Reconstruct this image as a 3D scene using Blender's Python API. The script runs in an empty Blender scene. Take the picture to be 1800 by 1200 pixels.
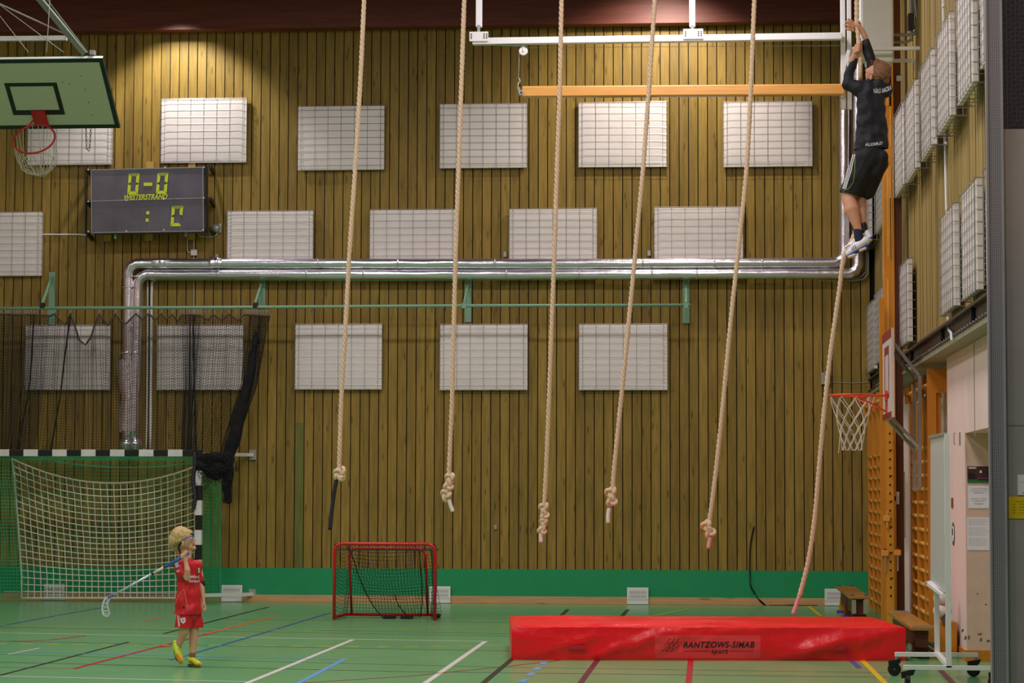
import bpy, bmesh, math, random
from mathutils import Vector, Matrix, noise
random.seed(7)
SC = bpy.context.scene
COL = SC.collection
V = Vector
PI = math.pi

# ------------------------------------------------------------------ camera
FPX, PITCH, YAW, ROLL, EYE = 4175.4, .0635684, .0839651, .0028359, 1.5
_f = V((-math.sin(YAW) * math.cos(PITCH), math.cos(YAW) * math.cos(PITCH), math.sin(PITCH)))
_r0 = V((math.cos(YAW), math.sin(YAW), 0)); _u0 = _r0.cross(_f)
_r = math.cos(ROLL) * _r0 + math.sin(ROLL) * _u0
_u = -math.sin(ROLL) * _r0 + math.cos(ROLL) * _u0
cam_d = bpy.data.cameras.new('camera'); cam = bpy.data.objects.new('camera', cam_d); COL.objects.link(cam)
cam.matrix_world = Matrix(((_r.x, _u.x, -_f.x, 0), (_r.y, _u.y, -_f.y, 0), (_r.z, _u.z, -_f.z, EYE), (0, 0, 0, 1)))
cam_d.sensor_width = 36; cam_d.lens = FPX / 1800 * 36; cam_d.clip_end = 200
SC.camera = cam

# ------------------------------------------------------------------ world, lights, exposure
wd = bpy.data.worlds.new('world'); SC.world = wd; wd.use_nodes = True
wd.node_tree.nodes['Background'].inputs[0].default_value = (.9, .93, 1, 1)
wd.node_tree.nodes['Background'].inputs[1].default_value = .05
SC.view_settings.view_transform = 'Standard'; SC.view_settings.look = 'None'
SC.view_settings.gamma = 1; SC.view_settings.use_curve_mapping = False
SC.view_settings.exposure = 0.0

def area(x, y, z, sx, sy, power, col=(1, .95, .88), rx=0, ry=0):
    l = bpy.data.lights.new('ceiling_lamp_light', 'AREA'); l.shape = 'RECTANGLE'; l.size = sx; l.size_y = sy
    l.energy = power; l.color = col
    o = bpy.data.objects.new('ceiling_lamp_light', l); COL.objects.link(o); o.location = (x, y, z); o.rotation_euler = (rx, ry, 0)
    return o
def spot(p, q, power, ang, blend=.6, col=(1, .9, .82), r=.08):
    l = bpy.data.lights.new('wall_spot_light', 'SPOT'); l.energy = power; l.spot_size = math.radians(ang); l.spot_blend = blend
    l.color = col; l.shadow_soft_size = r
    o = bpy.data.objects.new('wall_spot_light', l); COL.objects.link(o); o.location = p
    o.rotation_euler = (V(q) - V(p)).to_track_quat('-Z', 'Y').to_euler()
for ly in (8, 14, 19.5, 25.5):
    for lx in (-11, -5.6, -.6):
        area(lx, ly, 8.35, 1.6, .6, 175 if lx > -8 else 95, (1, .925, .955))
# the two lamps mounted high beside the far wall
spot((-7.35, 31.3, 8.1), (-7.3, 31.9, 6.7), 215, 100, .5, (1, .95, .92))
spot((-.55, 30.7, 8.15), (-.75, 32.2, 6.2), 300, 122, .75)

# ------------------------------------------------------------------ helpers
def ray(px, py): return _f + _r * ((px - 900) / FPX) + _u * (-(py - 600) / FPX)
def P(px, py, Y):
    d = ray(px, py); return V((0, 0, EYE)) + d * (Y / d.y)
def FL(px, py, Z=0.0):
    d = ray(px, py); return V((0, 0, EYE)) + d * ((Z - EYE) / d.z)
def PX(px, py, X):
    d = ray(px, py); return V((0, 0, EYE)) + d * (X / d.x)

def lin(h):
    h = h.lstrip('#'); c = [int(h[i:i + 2], 16) / 255 for i in (0, 2, 4)]
    return tuple(x / 12.92 if x <= .04045 else ((x + .055) / 1.055) ** 2.4 for x in c) + (1,)
_M = {}
def mat(name, col, rough=.6, metal=0., var=.12, scale=6., stretch=(1, 1, 1), bump=0., bscale=40., spec=.5, rand=0., coat=0., emit=0., knots=False, alpha=1.):
    if name in _M: return _M[name]
    m = bpy.data.materials.new(name); m.use_nodes = True; nt = m.node_tree; N = nt.nodes; L = nt.links
    b = N['Principled BSDF']; c = lin(col) if isinstance(col, str) else tuple(col) + (1,)
    b.inputs['Roughness'].default_value = rough; b.inputs['Metallic'].default_value = metal
    b.inputs['Specular IOR Level'].default_value = spec; b.inputs['Coat Weight'].default_value = coat
    tc = N.new('ShaderNodeTexCoord'); mp = N.new('ShaderNodeMapping'); mp.inputs['Scale'].default_value = stretch
    L.new(tc.outputs['Object'], mp.inputs['Vector'])
    vec = mp.outputs[0]
    oi = N.new('ShaderNodeObjectInfo')
    if rand:
        ad = N.new('ShaderNodeVectorMath'); ad.operation = 'ADD'
        ml = N.new('ShaderNodeMath'); ml.operation = 'MULTIPLY'; ml.inputs[1].default_value = 97.
        L.new(oi.outputs['Random'], ml.inputs[0]); L.new(mp.outputs[0], ad.inputs[0]); L.new(ml.outputs[0], ad.inputs[1]); vec = ad.outputs[0]
    n = N.new('ShaderNodeTexNoise'); n.inputs['Scale'].default_value = scale; n.inputs['Detail'].default_value = 5
    L.new(vec, n.inputs['Vector'])
    r = N.new('ShaderNodeMapRange'); r.inputs[1].default_value = .25; r.inputs[2].default_value = .75
    r.inputs[3].default_value = 1 - var; r.inputs[4].default_value = 1 + var
    L.new(n.outputs[0], r.inputs[0])
    fac = r.outputs[0]
    if rand:
        r2 = N.new('ShaderNodeMapRange'); r2.inputs[3].default_value = 1 - rand; r2.inputs[4].default_value = 1 + rand
        w = N.new('ShaderNodeTexWhiteNoise'); w.noise_dimensions = '1D'; L.new(oi.outputs['Random'], w.inputs['W']); L.new(w.outputs[0], r2.inputs[0])
        mu = N.new('ShaderNodeMath'); mu.operation = 'MULTIPLY'; L.new(fac, mu.inputs[0]); L.new(r2.outputs[0], mu.inputs[1]); fac = mu.outputs[0]
    if knots:
        mp2 = N.new('ShaderNodeVectorMath'); mp2.operation = 'MULTIPLY'; mp2.inputs[1].default_value = knots; L.new(vec, mp2.inputs[0])
        vo = N.new('ShaderNodeTexVoronoi'); vo.inputs['Scale'].default_value = 1.; L.new(mp2.outputs[0], vo.inputs['Vector'])
        r3 = N.new('ShaderNodeMapRange'); r3.inputs[1].default_value = .06; r3.inputs[2].default_value = .2; r3.inputs[3].default_value = .5; r3.inputs[4].default_value = 1.
        L.new(vo.outputs['Distance'], r3.inputs[0])
        mu = N.new('ShaderNodeMath'); mu.operation = 'MULTIPLY'; L.new(fac, mu.inputs[0]); L.new(r3.outputs[0], mu.inputs[1]); fac = mu.outputs[0]
    hs = N.new('ShaderNodeVectorMath'); hs.operation = 'SCALE'; hs.inputs[0].default_value = c[:3]
    L.new(fac, hs.inputs['Scale']); L.new(hs.outputs[0], b.inputs['Base Color'])
    if bump:
        n2 = N.new('ShaderNodeTexNoise'); n2.inputs['Scale'].default_value = bscale; n2.inputs['Detail'].default_value = 3; L.new(vec, n2.inputs['Vector'])
        bp = N.new('ShaderNodeBump'); bp.inputs['Strength'].default_value = bump; bp.inputs['Distance'].default_value = .02
        L.new(n2.outputs[0], bp.inputs['Height']); L.new(bp.outputs[0], b.inputs['Normal'])
    if emit:
        b.inputs['Emission Color'].default_value = c; b.inputs['Emission Strength'].default_value = emit
    if alpha < 1: b.inputs['Alpha'].default_value = alpha
    _M[name] = m; return m

def wm(o):
    m = o.matrix_basis.copy(); p = o.parent
    while p: m = p.matrix_basis @ m; p = p.parent
    return m

class MB:
    def __init__(s): s.v = []; s.f = []
    def add(s, vs, fs):
        n = len(s.v); s.v += [V(a) for a in vs]; s.f += [tuple(i + n for i in f) for f in fs]; return s
    def box(s, a, b):
        x0, y0, z0 = a; x1, y1, z1 = b
        return s.add([(x0, y0, z0), (x1, y0, z0), (x1, y1, z0), (x0, y1, z0), (x0, y0, z1), (x1, y0, z1), (x1, y1, z1), (x0, y1, z1)],
                     [(0, 3, 2, 1), (4, 5, 6, 7), (0, 1, 5, 4), (1, 2, 6, 5), (2, 3, 7, 6), (3, 0, 4, 7)])
    def bar(s, p, q, w, h, up=(0, 0, 1)):
        p = V(p); q = V(q); d = (q - p).normalized(); up = V(up)
        if abs(d.dot(up)) > .98: up = V((0, 1, 0))
        a = d.cross(up).normalized() * w / 2; c = a.cross(d).normalized() * h / 2
        return s.add([p - a - c, p + a - c, p + a + c, p - a + c, q - a - c, q + a - c, q + a + c, q - a + c],
                     [(0, 1, 2, 3), (7, 6, 5, 4), (0, 4, 5, 1), (1, 5, 6, 2), (2, 6, 7, 3), (3, 7, 4, 0)])
    def prism(s, pts, off):
        n = len(pts); o = V(off); pts = [V(p) for p in pts]
        return s.add(pts + [p + o for p in pts], [tuple(range(n - 1, -1, -1)), tuple(range(n, 2 * n))] + [(i, (i + 1) % n, (i + 1) % n + n, i + n) for i in range(n)])
    def tube(s, pts, r, n=8, cap=True, closed=False, jit=0.):
        pts = [V(p) for p in pts]; m = len(pts); rings = []; a = None
        for i, p in enumerate(pts):
            if closed: d = (pts[(i + 1) % m] - pts[i - 1])
            else: d = pts[min(i + 1, m - 1)] - pts[max(i - 1, 0)]
            d.normalize()
            if a is None:
                a = d.cross(V((0, 0, 1)))
                if a.length < .1: a = d.cross(V((1, 0, 0)))
            a = (a - d * a.dot(d)).normalized(); b = d.cross(a)
            rr = r[i] if isinstance(r, (list, tuple)) else r
            rings.append([p + (a * math.cos(2 * PI * k / n) + b * math.sin(2 * PI * k / n)) * rr * (1 + (jit * noise.noise(p * 3 + V((k * 1.7, 0, 0))) if jit else 0)) for k in range(n)])
        base = len(s.v)
        for q in rings: s.v += q
        for i in range(m if closed else m - 1):
            j = (i + 1) % m
            for k in range(n):
                l = (k + 1) % n
                s.f.append((base + i * n + k, base + i * n + l, base + j * n + l, base + j * n + k))
        if cap and not closed:
            s.f.append(tuple(base + k for k in range(n - 1, -1, -1))); s.f.append(tuple(base + (m - 1) * n + k for k in range(n)))
        return s
    def seg(s, p, q, r):                       # three-sided thread
        d = q - p
        if d.length < 1e-5: return
        a = d.cross(V((.13, .9, .2))).normalized() * r; b = d.cross(a).normalized() * r
        o = len(s.v); t = [a, -a * .5 + b * .87, -a * .5 - b * .87]
        s.v += [p + x for x in t] + [q + x for x in t]
        s.f += [(o, o + 1, o + 4, o + 3), (o + 1, o + 2, o + 5, o + 4), (o + 2, o, o + 3, o + 5)]
    def net(s, G, r, rh=None):
        for i, row in enumerate(G):
            for j, p in enumerate(row):
                if i + 1 < len(G): s.seg(p, G[i + 1][j], r)
                if j + 1 < len(row): s.seg(p, row[j + 1], rh or r)
        return s
    def ball(s, c, r, n=8):
        c = V(c); r = V((r, r, r)) if isinstance(r, (int, float)) else V(r)
        vs = []; fs = []
        for i in range(n // 2 + 1):
            t = PI * i / (n // 2)
            for k in range(n): vs.append(c + V((r.x * math.sin(t) * math.cos(2 * PI * k / n), r.y * math.sin(t) * math.sin(2 * PI * k / n), r.z * math.cos(t))))
        for i in range(n // 2):
            for k in range(n): fs.append((i * n + k, (i + 1) * n + k, (i + 1) * n + (k + 1) % n, i * n + (k + 1) % n))
        return s.add(vs, fs)
    def lathe(s, c, axis, prof, n=16):          # prof: list of (distance along axis, radius)
        c = V(c); ax = V(axis).normalized(); return s.tube([c + ax * a for a, _ in prof], [max(b, 1e-4) for _, b in prof], n)
    def build(s, name, m, parent=None, smooth=False, bevel=0.):
        me = bpy.data.meshes.new(name)
        vs = s.v
        if parent is not None:
            inv = wm(parent).inverted(); vs = [inv @ v for v in vs]
        me.from_pydata([tuple(v) for v in vs], [], s.f); me.materials.append(m)
        if smooth: me.polygons.foreach_set('use_smooth', [True] * len(me.polygons))
        me.update()
        o = bpy.data.objects.new(name, me); COL.objects.link(o)
        if parent is not None: o.parent = parent
        if bevel:
            b = o.modifiers.new('bevel', 'BEVEL'); b.width = bevel; b.segments = 2; b.limit_method = 'ANGLE'
        return o

def tag(o, label=None, cat=None, group=None, kind=None):
    if label: o['label'] = label
    if cat: o['category'] = cat
    if group: o['group'] = group
    if kind: o['kind'] = kind
    return o
def thing(name, label, cat, loc=(0, 0, 0), group=None, rz=0.):
    o = bpy.data.objects.new(name, None); COL.objects.link(o); o.location = loc; o.rotation_euler = (0, 0, rz); o.empty_display_size = .1
    return tag(o, label, cat, group)
def dup(root, loc, rz=0., label=None, parent=None):
    r = root.copy(); COL.objects.link(r); r.location = loc; r.rotation_euler = (0, 0, rz); r.parent = parent
    if label: r['label'] = label
    for ch in list(root.children):
        c = ch.copy(); COL.objects.link(c); c.parent = r
        for g in list(ch.children):
            d = g.copy(); COL.objects.link(d); d.parent = c
    return r
def text(s, name, m, parent, origin, xax, zax, width, height=None, shear=0., bold=.0, thick=.002):
    cu = bpy.data.curves.new('t', 'FONT'); cu.body = s; cu.shear = shear; cu.offset = bold; cu.extrude = 0.0
    o = bpy.data.objects.new('t', cu); COL.objects.link(o)
    bpy.context.view_layer.update()
    me = bpy.data.meshes.new_from_object(o.evaluated_get(bpy.context.evaluated_depsgraph_get()))
    xs = [v.co.x for v in me.vertices]; ys = [v.co.y for v in me.vertices]
    x0, x1, y0, y1 = min(xs), max(xs), min(ys), max(ys)
    k = width / (x1 - x0); kz = height / (y1 - y0) if height else k
    xax = V(xax).normalized(); zax = V(zax).normalized(); nn = xax.cross(zax)
    b = MB(); b.add([V(origin) + xax * (v.co.x - x0) * k + zax * (v.co.y - y0) * kz + nn * thick for v in me.vertices], [tuple(p.vertices) for p in me.polygons])
    bpy.data.objects.remove(o); bpy.data.curves.remove(cu); bpy.data.meshes.remove(me)
    return b.build(name, m, parent)
def decal(o, cells, m, name, parent, th=.0025):
    from mathutils.bvhtree import BVHTree
    me = o.data; M_ = wm(o); bv = BVHTree.FromPolygons([M_ @ v.co for v in me.vertices], [tuple(p.vertices) for p in me.polygons])
    b = MB(); out = []
    def sub(p, d=0):
        L = max(math.dist(p[i], p[(i + 1) % 3]) for i in range(3))
        if L < 2. or d > 4: out.append(p); return
        m = [((p[i][0] + p[(i + 1) % 3][0]) / 2, (p[i][1] + p[(i + 1) % 3][1]) / 2) for i in range(3)]
        for t in ((p[0], m[0], m[2]), (m[0], p[1], m[1]), (m[2], m[1], p[2]), (m[0], m[1], m[2])): sub(t, d + 1)
    for poly in cells:
        for i in range(1, len(poly) - 1): sub((poly[0], poly[i], poly[i + 1]))
    for poly in out:
        pts = []
        for (x, y) in poly:
            d = ray(x, y).normalized(); h = bv.ray_cast(V((0, 0, EYE)), d)
            if h[0] is None: break
            pts.append(h[0] - d * th)
        if len(pts) == len(poly): n0 = len(b.v); b.v += pts; b.f.append(tuple(range(n0, n0 + len(pts))))
    return b.build(name, m, parent)
def strip(pts, w, vertical=True):
    out = []
    for (x0, y0), (x1, y1) in zip(pts, pts[1:]):
        n = max(1, int(math.hypot(x1 - x0, y1 - y0) / 1.5))
        for k in range(n):
            a, c = k / n, (k + 1) / n; xa_, ya_, xb_, yb_ = lerp(x0, x1, a), lerp(y0, y1, a), lerp(x0, x1, c), lerp(y0, y1, c)
            L = math.hypot(x1 - x0, y1 - y0); nx_, ny_ = -(y1 - y0) / L * w / 2, (x1 - x0) / L * w / 2
            out.append([(xa_ + nx_, ya_ + ny_), (xb_ + nx_, yb_ + ny_), (xb_ - nx_, yb_ - ny_), (xa_ - nx_, ya_ - ny_)])
    return out
def surf_text(o, s, x0, y0, x1, y1, m, name, parent, slant=(0., 0.), shear=0., bold=.02):
    cu = bpy.data.curves.new('t', 'FONT'); cu.body = s; cu.shear = shear; cu.offset = bold; cu.space_character = 1.1
    ob = bpy.data.objects.new('t', cu); COL.objects.link(ob); bpy.context.view_layer.update()
    me = bpy.data.meshes.new_from_object(ob.evaluated_get(bpy.context.evaluated_depsgraph_get()))
    xs = [v.co.x for v in me.vertices]; ys = [v.co.y for v in me.vertices]; ax, bx_, ay, by = min(xs), max(xs), min(ys), max(ys)
    cells = []
    for p in me.polygons:
        poly = []
        for i in p.vertices:
            u = (me.vertices[i].co.x - ax) / (bx_ - ax); v = (me.vertices[i].co.y - ay) / (by - ay)
            poly.append((lerp(x0, x1, u), lerp(y1, y0, v) + slant[0] * u + slant[1] * u * u))
        cells.append(poly)
    bpy.data.objects.remove(ob); bpy.data.curves.remove(cu); bpy.data.meshes.remove(me)
    return decal(o, cells, m, name, parent, .007)
def lerp(a, b, t): return a + (b - a) * t
def smooth_path(pts, k=6):
    pts = [V(p) for p in pts]; out = []
    for i in range(len(pts) - 1):
        p0 = pts[max(i - 1, 0)]; p1 = pts[i]; p2 = pts[i + 1]; p3 = pts[min(i + 2, len(pts) - 1)]
        for j in range(k):
            t = j / k
            out.append(.5 * ((2 * p1) + (p2 - p0) * t + (2 * p0 - 5 * p1 + 4 * p2 - p3) * t * t + (3 * p1 - p0 - 3 * p2 + p3) * t ** 3))
    out.append(pts[-1]); return out

# ------------------------------------------------------------------ materials
W = 32.27        # far wall plane (y)
XU, XL = 2.2, 2.42   # right wall: upper timber face, lower plaster face (x)
M_plank = mat('oiled_plank', '#8f7434', .55, var=.26, scale=3., stretch=(9, 9, .8), bump=.15, bscale=12, rand=.16, knots=(1.2, 1, 3.2), spec=.25)
M_plankR = mat('narrow_plank', '#9f8750', .6, var=.28, scale=3., stretch=(1, 16, .5), bump=.1, spec=.2)
M_dark = mat('dark_recess', '#070302', .95)
M_green = mat('green_paint', '#12925a', .45, var=.05)
M_pine = mat('pine_board', '#c79a68', .55, var=.15, scale=5, stretch=(.5, 5, 9), knots=(3.3, 1, 1.0))
M_floor = mat('sports_floor', '#6aa870', .24, var=.05, scale=.8, bump=.02, bscale=200, spec=.4)
M_beam = mat('stained_glulam', '#70321f', .5, var=.3, scale=3, stretch=(.5, 3, 9), bump=.1)
M_pad = mat('white_foil', '#e6dcd8', .36, var=.03, scale=3, bump=.35, bscale=5, spec=.5)
M_wire = mat('grey_wire', '#a6a49e', .4, metal=.5)
M_wireR = mat('light_wire', '#8a8a84', .4, metal=.4)
M_silver = mat('silver_foil', '#e8e2ea', .27, metal=.95, var=.05, bump=.25, bscale=9)
M_galv = mat('galvanised', '#a5a59e', .4, metal=.35)
M_white = mat('white_metal', '#e6e4e2', .35, var=.03)
M_wplast = mat('white_plastic', '#dedbd5', .45, var=.03)
M_black = mat('black_paint', '#0c0c0e', .4)
M_blackn = mat('black_net_cord', '#0d0b0b', .8)
M_gnet = mat('green_net_cord', '#1c9a5a', .7)
M_wnet = mat('white_net_cord', '#d6d0bc', .75)
M_greenm = mat('green_metal', '#7fa98c', .4, var=.05)
M_red = mat('red_lacquer', '#c8101c', .3)
M_rope = mat('hemp_rope', '#dcbf9f', .8, var=.15, scale=60, bump=.3, bscale=150)
M_ropeR = mat('rosy_hemp_rope', '#cf9f7c', .8, var=.15, scale=60, bump=.3, bscale=150)
M_orange = mat('oiled_pine', '#c9801f', .4, var=.16, scale=4, stretch=(5, 5, .5), spec=.4)
M_rung = mat('rung_wood', '#dfa04a', .4, var=.1)
M_lbeam = mat('lacquered_beam', '#e0a050', .3, var=.15, scale=4, stretch=(.5, 5, 9), coat=.3)
M_plaster = mat('white_plaster', '#e2cdc4', .7, var=.03, scale=8, bump=.05)
M_niche = mat('beige_plaster', '#dcb8a4', .7, var=.06, scale=10, bump=.1, bscale=80)
M_skin = mat('skin', '#d9a183', .5, var=.06, scale=20)
M_skin2 = mat('tanned_skin', '#c98f70', .5, var=.1, scale=14)
M_paper = mat('paper', '#efe6ea', .7, var=.02)
M_ink = mat('black_ink', '#111014', .6)
M_ceil = mat('dark_ceiling', '#241a16', .8)

# ------------------------------------------------------------------ room shell
b = MB().box((-14.5, -7, -.2), (3.2, W + .3, 0)); FLOOR = tag(b.build('floor', M_floor), kind='structure')
b = MB().box((-14.5, W + .02, 0), (XL + .6, W + .3, 9)); WB = tag(b.build('wall_back', M_dark), kind='structure')
x_first = P(566.4, 900, W).x; pitch = .1285
pm = MB().box((-pitch / 2 + .0065, 0, 0), (pitch / 2 - .0065, .03, 7.52)).build('plank', M_plank, WB)
k0 = int((-11.2 - x_first) / pitch); first = True
greenish = mat('green_tinted_plank', '#6d6f34', .55, var=.2, scale=3., stretch=(9, 9, .8), spec=.25)
k = k0
while True:
    xc = x_first + (k + .5) * pitch
    if xc > XU - .02: break
    o = pm if first else pm.copy()
    if not first: COL.objects.link(o); o.parent = WB
    first = False
    o.location = (xc, W - .01 - .004 * random.random(), .46)
    k += 1
green_x = P(526, 900, W).x
b = MB().box((green_x - pitch / 2 + .0075, W - .018, .46), (green_x + pitch / 2 - .0075, W - .01, 2.45)); b.build('plank', greenish, WB)
b = MB().box((-14.5, W - .035, .1), (XL, W + .03, .465)); tag(b.build('trim_1', M_green), kind='structure')
b = MB().box((-14.5, W - .055, 0), (XL, W + .03, .1)); tag(b.build('baseboard_back', M_pine, bevel=.004), kind='structure')
b = MB().box((-14.5, W - .30, 7.87), (XU, W - .05, 8.75)); tag(b.build('trim_2', M_beam), kind='structure')
b = MB().box((-14.7, -7, 0), (-14.5, W + .3, 9)); tag(b.build('wall_left', M_niche), kind='structure')
b = MB().box((-14.5, -7.2, 0), (3.2, -7, 9)); tag(b.build('wall_front', M_niche), kind='structure')
b = MB().box((-14.7, -7, 8.75), (3.2, W + .3, 8.95)); tag(b.build('ceiling', M_ceil), kind='structure')
# right wall: timber above, plaster below, niche near the camera end
b = MB()
b.box((XU + .02, -7, 2.86), (XU + .3, W + .02, 9))
b.box((XL, 22.0, 0), (XL + .3, W + .02, 2.86))
WR = tag(b.build('wall_right', M_plaster), kind='structure')
b = MB(); y = 14.
while y < W:
    b.box((XU - .012 * random.random(), y, 2.92), (XU + .03, y + .088, 8.75)); y += .095
tag(b.build('plank_cladding', M_plankR, WR), kind='stuff')
# plaster pier and lintel beside the niche, niche face towards the camera end
XE = 2.28; YN = 21.75
b = MB().box((XE, 15, PX(1692, 762, XE).z), (XL + .5, YN, 2.83)); b.build('lintel', M_plaster, WR)
b = MB().box((XE, YN, 0), (XL + .02, 23.35, 2.83)); b.build('plaster_pier', M_plaster, WR)
b = MB().box((XE + .002, YN - .004, 0), (XL + .9, YN + .2, PX(1692, 762, XE).z)); b.build('niche_panel', M_niche, WR)
b = MB().box((XL + .88, 15, 0), (XL + .95, YN, 2.3)); b.build('niche_side', M_niche, WR)
b = MB().box((XE - .015, YN - .022, 0), (XL + .88, YN - .004, .1)); b.box((XE - .015, YN - .004, 0), (XE, 23.35, .1)); tag(b.build('baseboard_right', M_orange), kind='structure')
b = MB().box((XE - .004, 20.9, 2.0), (XE, 20.93, 2.83)); b.build('panel_joint', mat('joint_grey', '#9b8d86', .7), WR)
# steel channel beam on the right wall
b = MB().box((XU - .05, 14, 2.88), (XU + .02, W, 3.03)); b.box((XU - .1, 14, 3.02), (XU + .02, W, 3.045)); b.box((XU - .1, 14, 2.87), (XU + .02, W, 2.885))
SB = tag(b.build('trim_3', mat('brown_steel', '#4a3a33', .5, metal=.3, var=.35, scale=4)), kind='structure')
b = MB().box((XU - .09, 14, 2.82), (XL + .05, W, 2.865)); b.build('ledge', mat('grey_green_ledge', '#8c8b70', .6), SB)
b = MB(); y = 17.
while y < 31: b.tube([(XU - .085, y, 2.9), (XU - .085, y, 2.86)], .012, 6); y += .22
tag(b.build('bolts', M_galv, SB), kind='stuff')
for yy in (22.2, 25.6, 19.6):
    MB().box((XU - .085, yy, 2.885), (XU - .05, yy + .03, 3.02)).build('web_stiffener', M_dark, SB)

# ------------------------------------------------------------------ court lines (paint on the floor)
LC = dict(white='#d9d6cf', yellow='#c9bf3a', yel2='#e8c318', black='#1a1c1c', red='#b3182a', orange='#df6a2e', blue='#2c5a9a', lblue='#5f9fd8', maroon='#5c2030', dgreen='#34503d')
LM = {k: mat('line_' + k, v, .35, var=.05) for k, v in LC.items()}
lz = [.0008]
def line(col, pts, w=.05, dash=None):
    g = [FL(x, y) for x, y in pts]; lz[0] += .00004
    if dash:
        p, q = g[0], g[-1]; L = (q - p).length; d = (q - p) / L; t = 0
        while t < L:
            MB().bar(p + d * t + V((0, 0, lz[0] - .0005)), p + d * min(L, t + dash[0]) + V((0, 0, lz[0] - .0005)), w, .001).build('court_line', LM[col], FLOOR); t += dash[1]
        return
    b = MB(); n = len(g); a = []
    for i, p in enumerate(g):
        d = (g[min(i + 1, n - 1)] - g[max(i - 1, 0)]).normalized(); s_ = V((-d.y, d.x, 0)) * w / 2
        a += [p + s_ + V((0, 0, lz[0])), p - s_ + V((0, 0, lz[0]))]
    b.add(a, [(2 * i, 2 * i + 1, 2 * i + 3, 2 * i + 2) for i in range(n - 1)]); b.build('court_line', LM[col], FLOOR)
line('yellow', [(-20, 1053.5), (450, 1060.5), (900, 1065), (1300, 1068)], .05)
line('dgreen', [(-20, 1102), (450, 1110), (910, 1118)], .03)
line('dgreen', [(-20, 1126), (450, 1136), (910, 1144)], .04)
line('dgreen', [(380, 1104), (910, 1114)], .025)
line('black', [(-20, 1163), (700, 1180), (1560, 1190)], .03)
line('black', [(-20, 1149), (450, 1162), (910, 1173), (1560, 1182)], .02)
line('dgreen', [(380, 1088), (910, 1094)], .02)
line('white', [(-20, 1111.5), (450, 1120.5), (858, 1127)], .05)
line('white', [(853, 1127), (745, 1202)], .05)
line('white', [(620, 1124), (430, 1202)], .05)
line('white', [(-20, 1187.5), (437, 1198)], .04)
line('black', [(-40, 1197), (226, 1128)], .04)
line('red', [(130, 1175), (380, 1110)], .05)
line('orange', [(360, 1114), (485, 1083)], .05)
line('red', [(-20, 1172), (140, 1175)], .03)
line('red', [(-20, 1127), (50, 1126), (85, 1124.5), (115, 1121.5), (150, 1117)], .05)
line('red', [(272, 1138), (300, 1135.5)], .08)
line('orange', [(253, 1091), (287, 1084.5)], .05)
line('orange', [(228, 1082), (244, 1082)], .08)
line('orange', [(-10, 1077), (14, 1077)], .06)
line('yellow', [(50, 1074.5), (75, 1074.5)], .05)
line('yellow', [(82, 1083), (105, 1083)], .05)
line('blue', [(-20, 1104), (100, 1081.5), (178, 1068)], .04)
line('blue', [(300, 1160), (450, 1116), (580, 1077)], .04)
line('lblue', [(-20, 1144.5), (450, 1156), (610, 1159)], .035)
line('lblue', [(606, 1158), (522, 1202)], .05)
line('lblue', [(614, 1155), (625, 1155)], .05)
line('black', [(288, 1113.5), (450, 1072), (472, 1067)], .04)
line('yellow', [(-20, 1098.5), (230, 1104), (450, 1107), (580, 1107), (700, 1105), (830, 1102.5), (910, 1100), (1020, 1094), (1150, 1082), (1212, 1069.5)], .05)
line('yellow', [(-12, 1131), (450, 1137), (640, 1136.5)], .05, (.13, .27))
line('yellow', [(663, 1137), (930, 1133.5)], .05, (.13, .27))
line('yellow', [(-20, 1108.5), (40, 1110)], .05)
line('red', [(530, 1200), (720, 1188), (900, 1170), (985, 1160)], .028)
line('black', [(912, 1148), (845, 1204)], .05)
line('lblue', [(958, 1163), (905, 1210)], .06, (.33, .66))
line('maroon', [(1050, 1160), (1016, 1206)], .05)
line('red', [(1214.5, 1155), (1210, 1206)], .05)
line('yel2', [(1512, 1157), (1561, 1206)], .05)
line('blue', [(1494, 1158), (1511, 1174)], .05)
line('maroon', [(1653, 1178), (1688, 1212)], .05)
line('yel2', [(1421, 1065), (1443, 1083)], .05)
line('black', [(998, 1071), (985, 1083)], .05)
line('black', [(1104, 1071), (1093, 1083)], .05)
line('white', [(15, 1150), (70, 1139)], .03)

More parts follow.
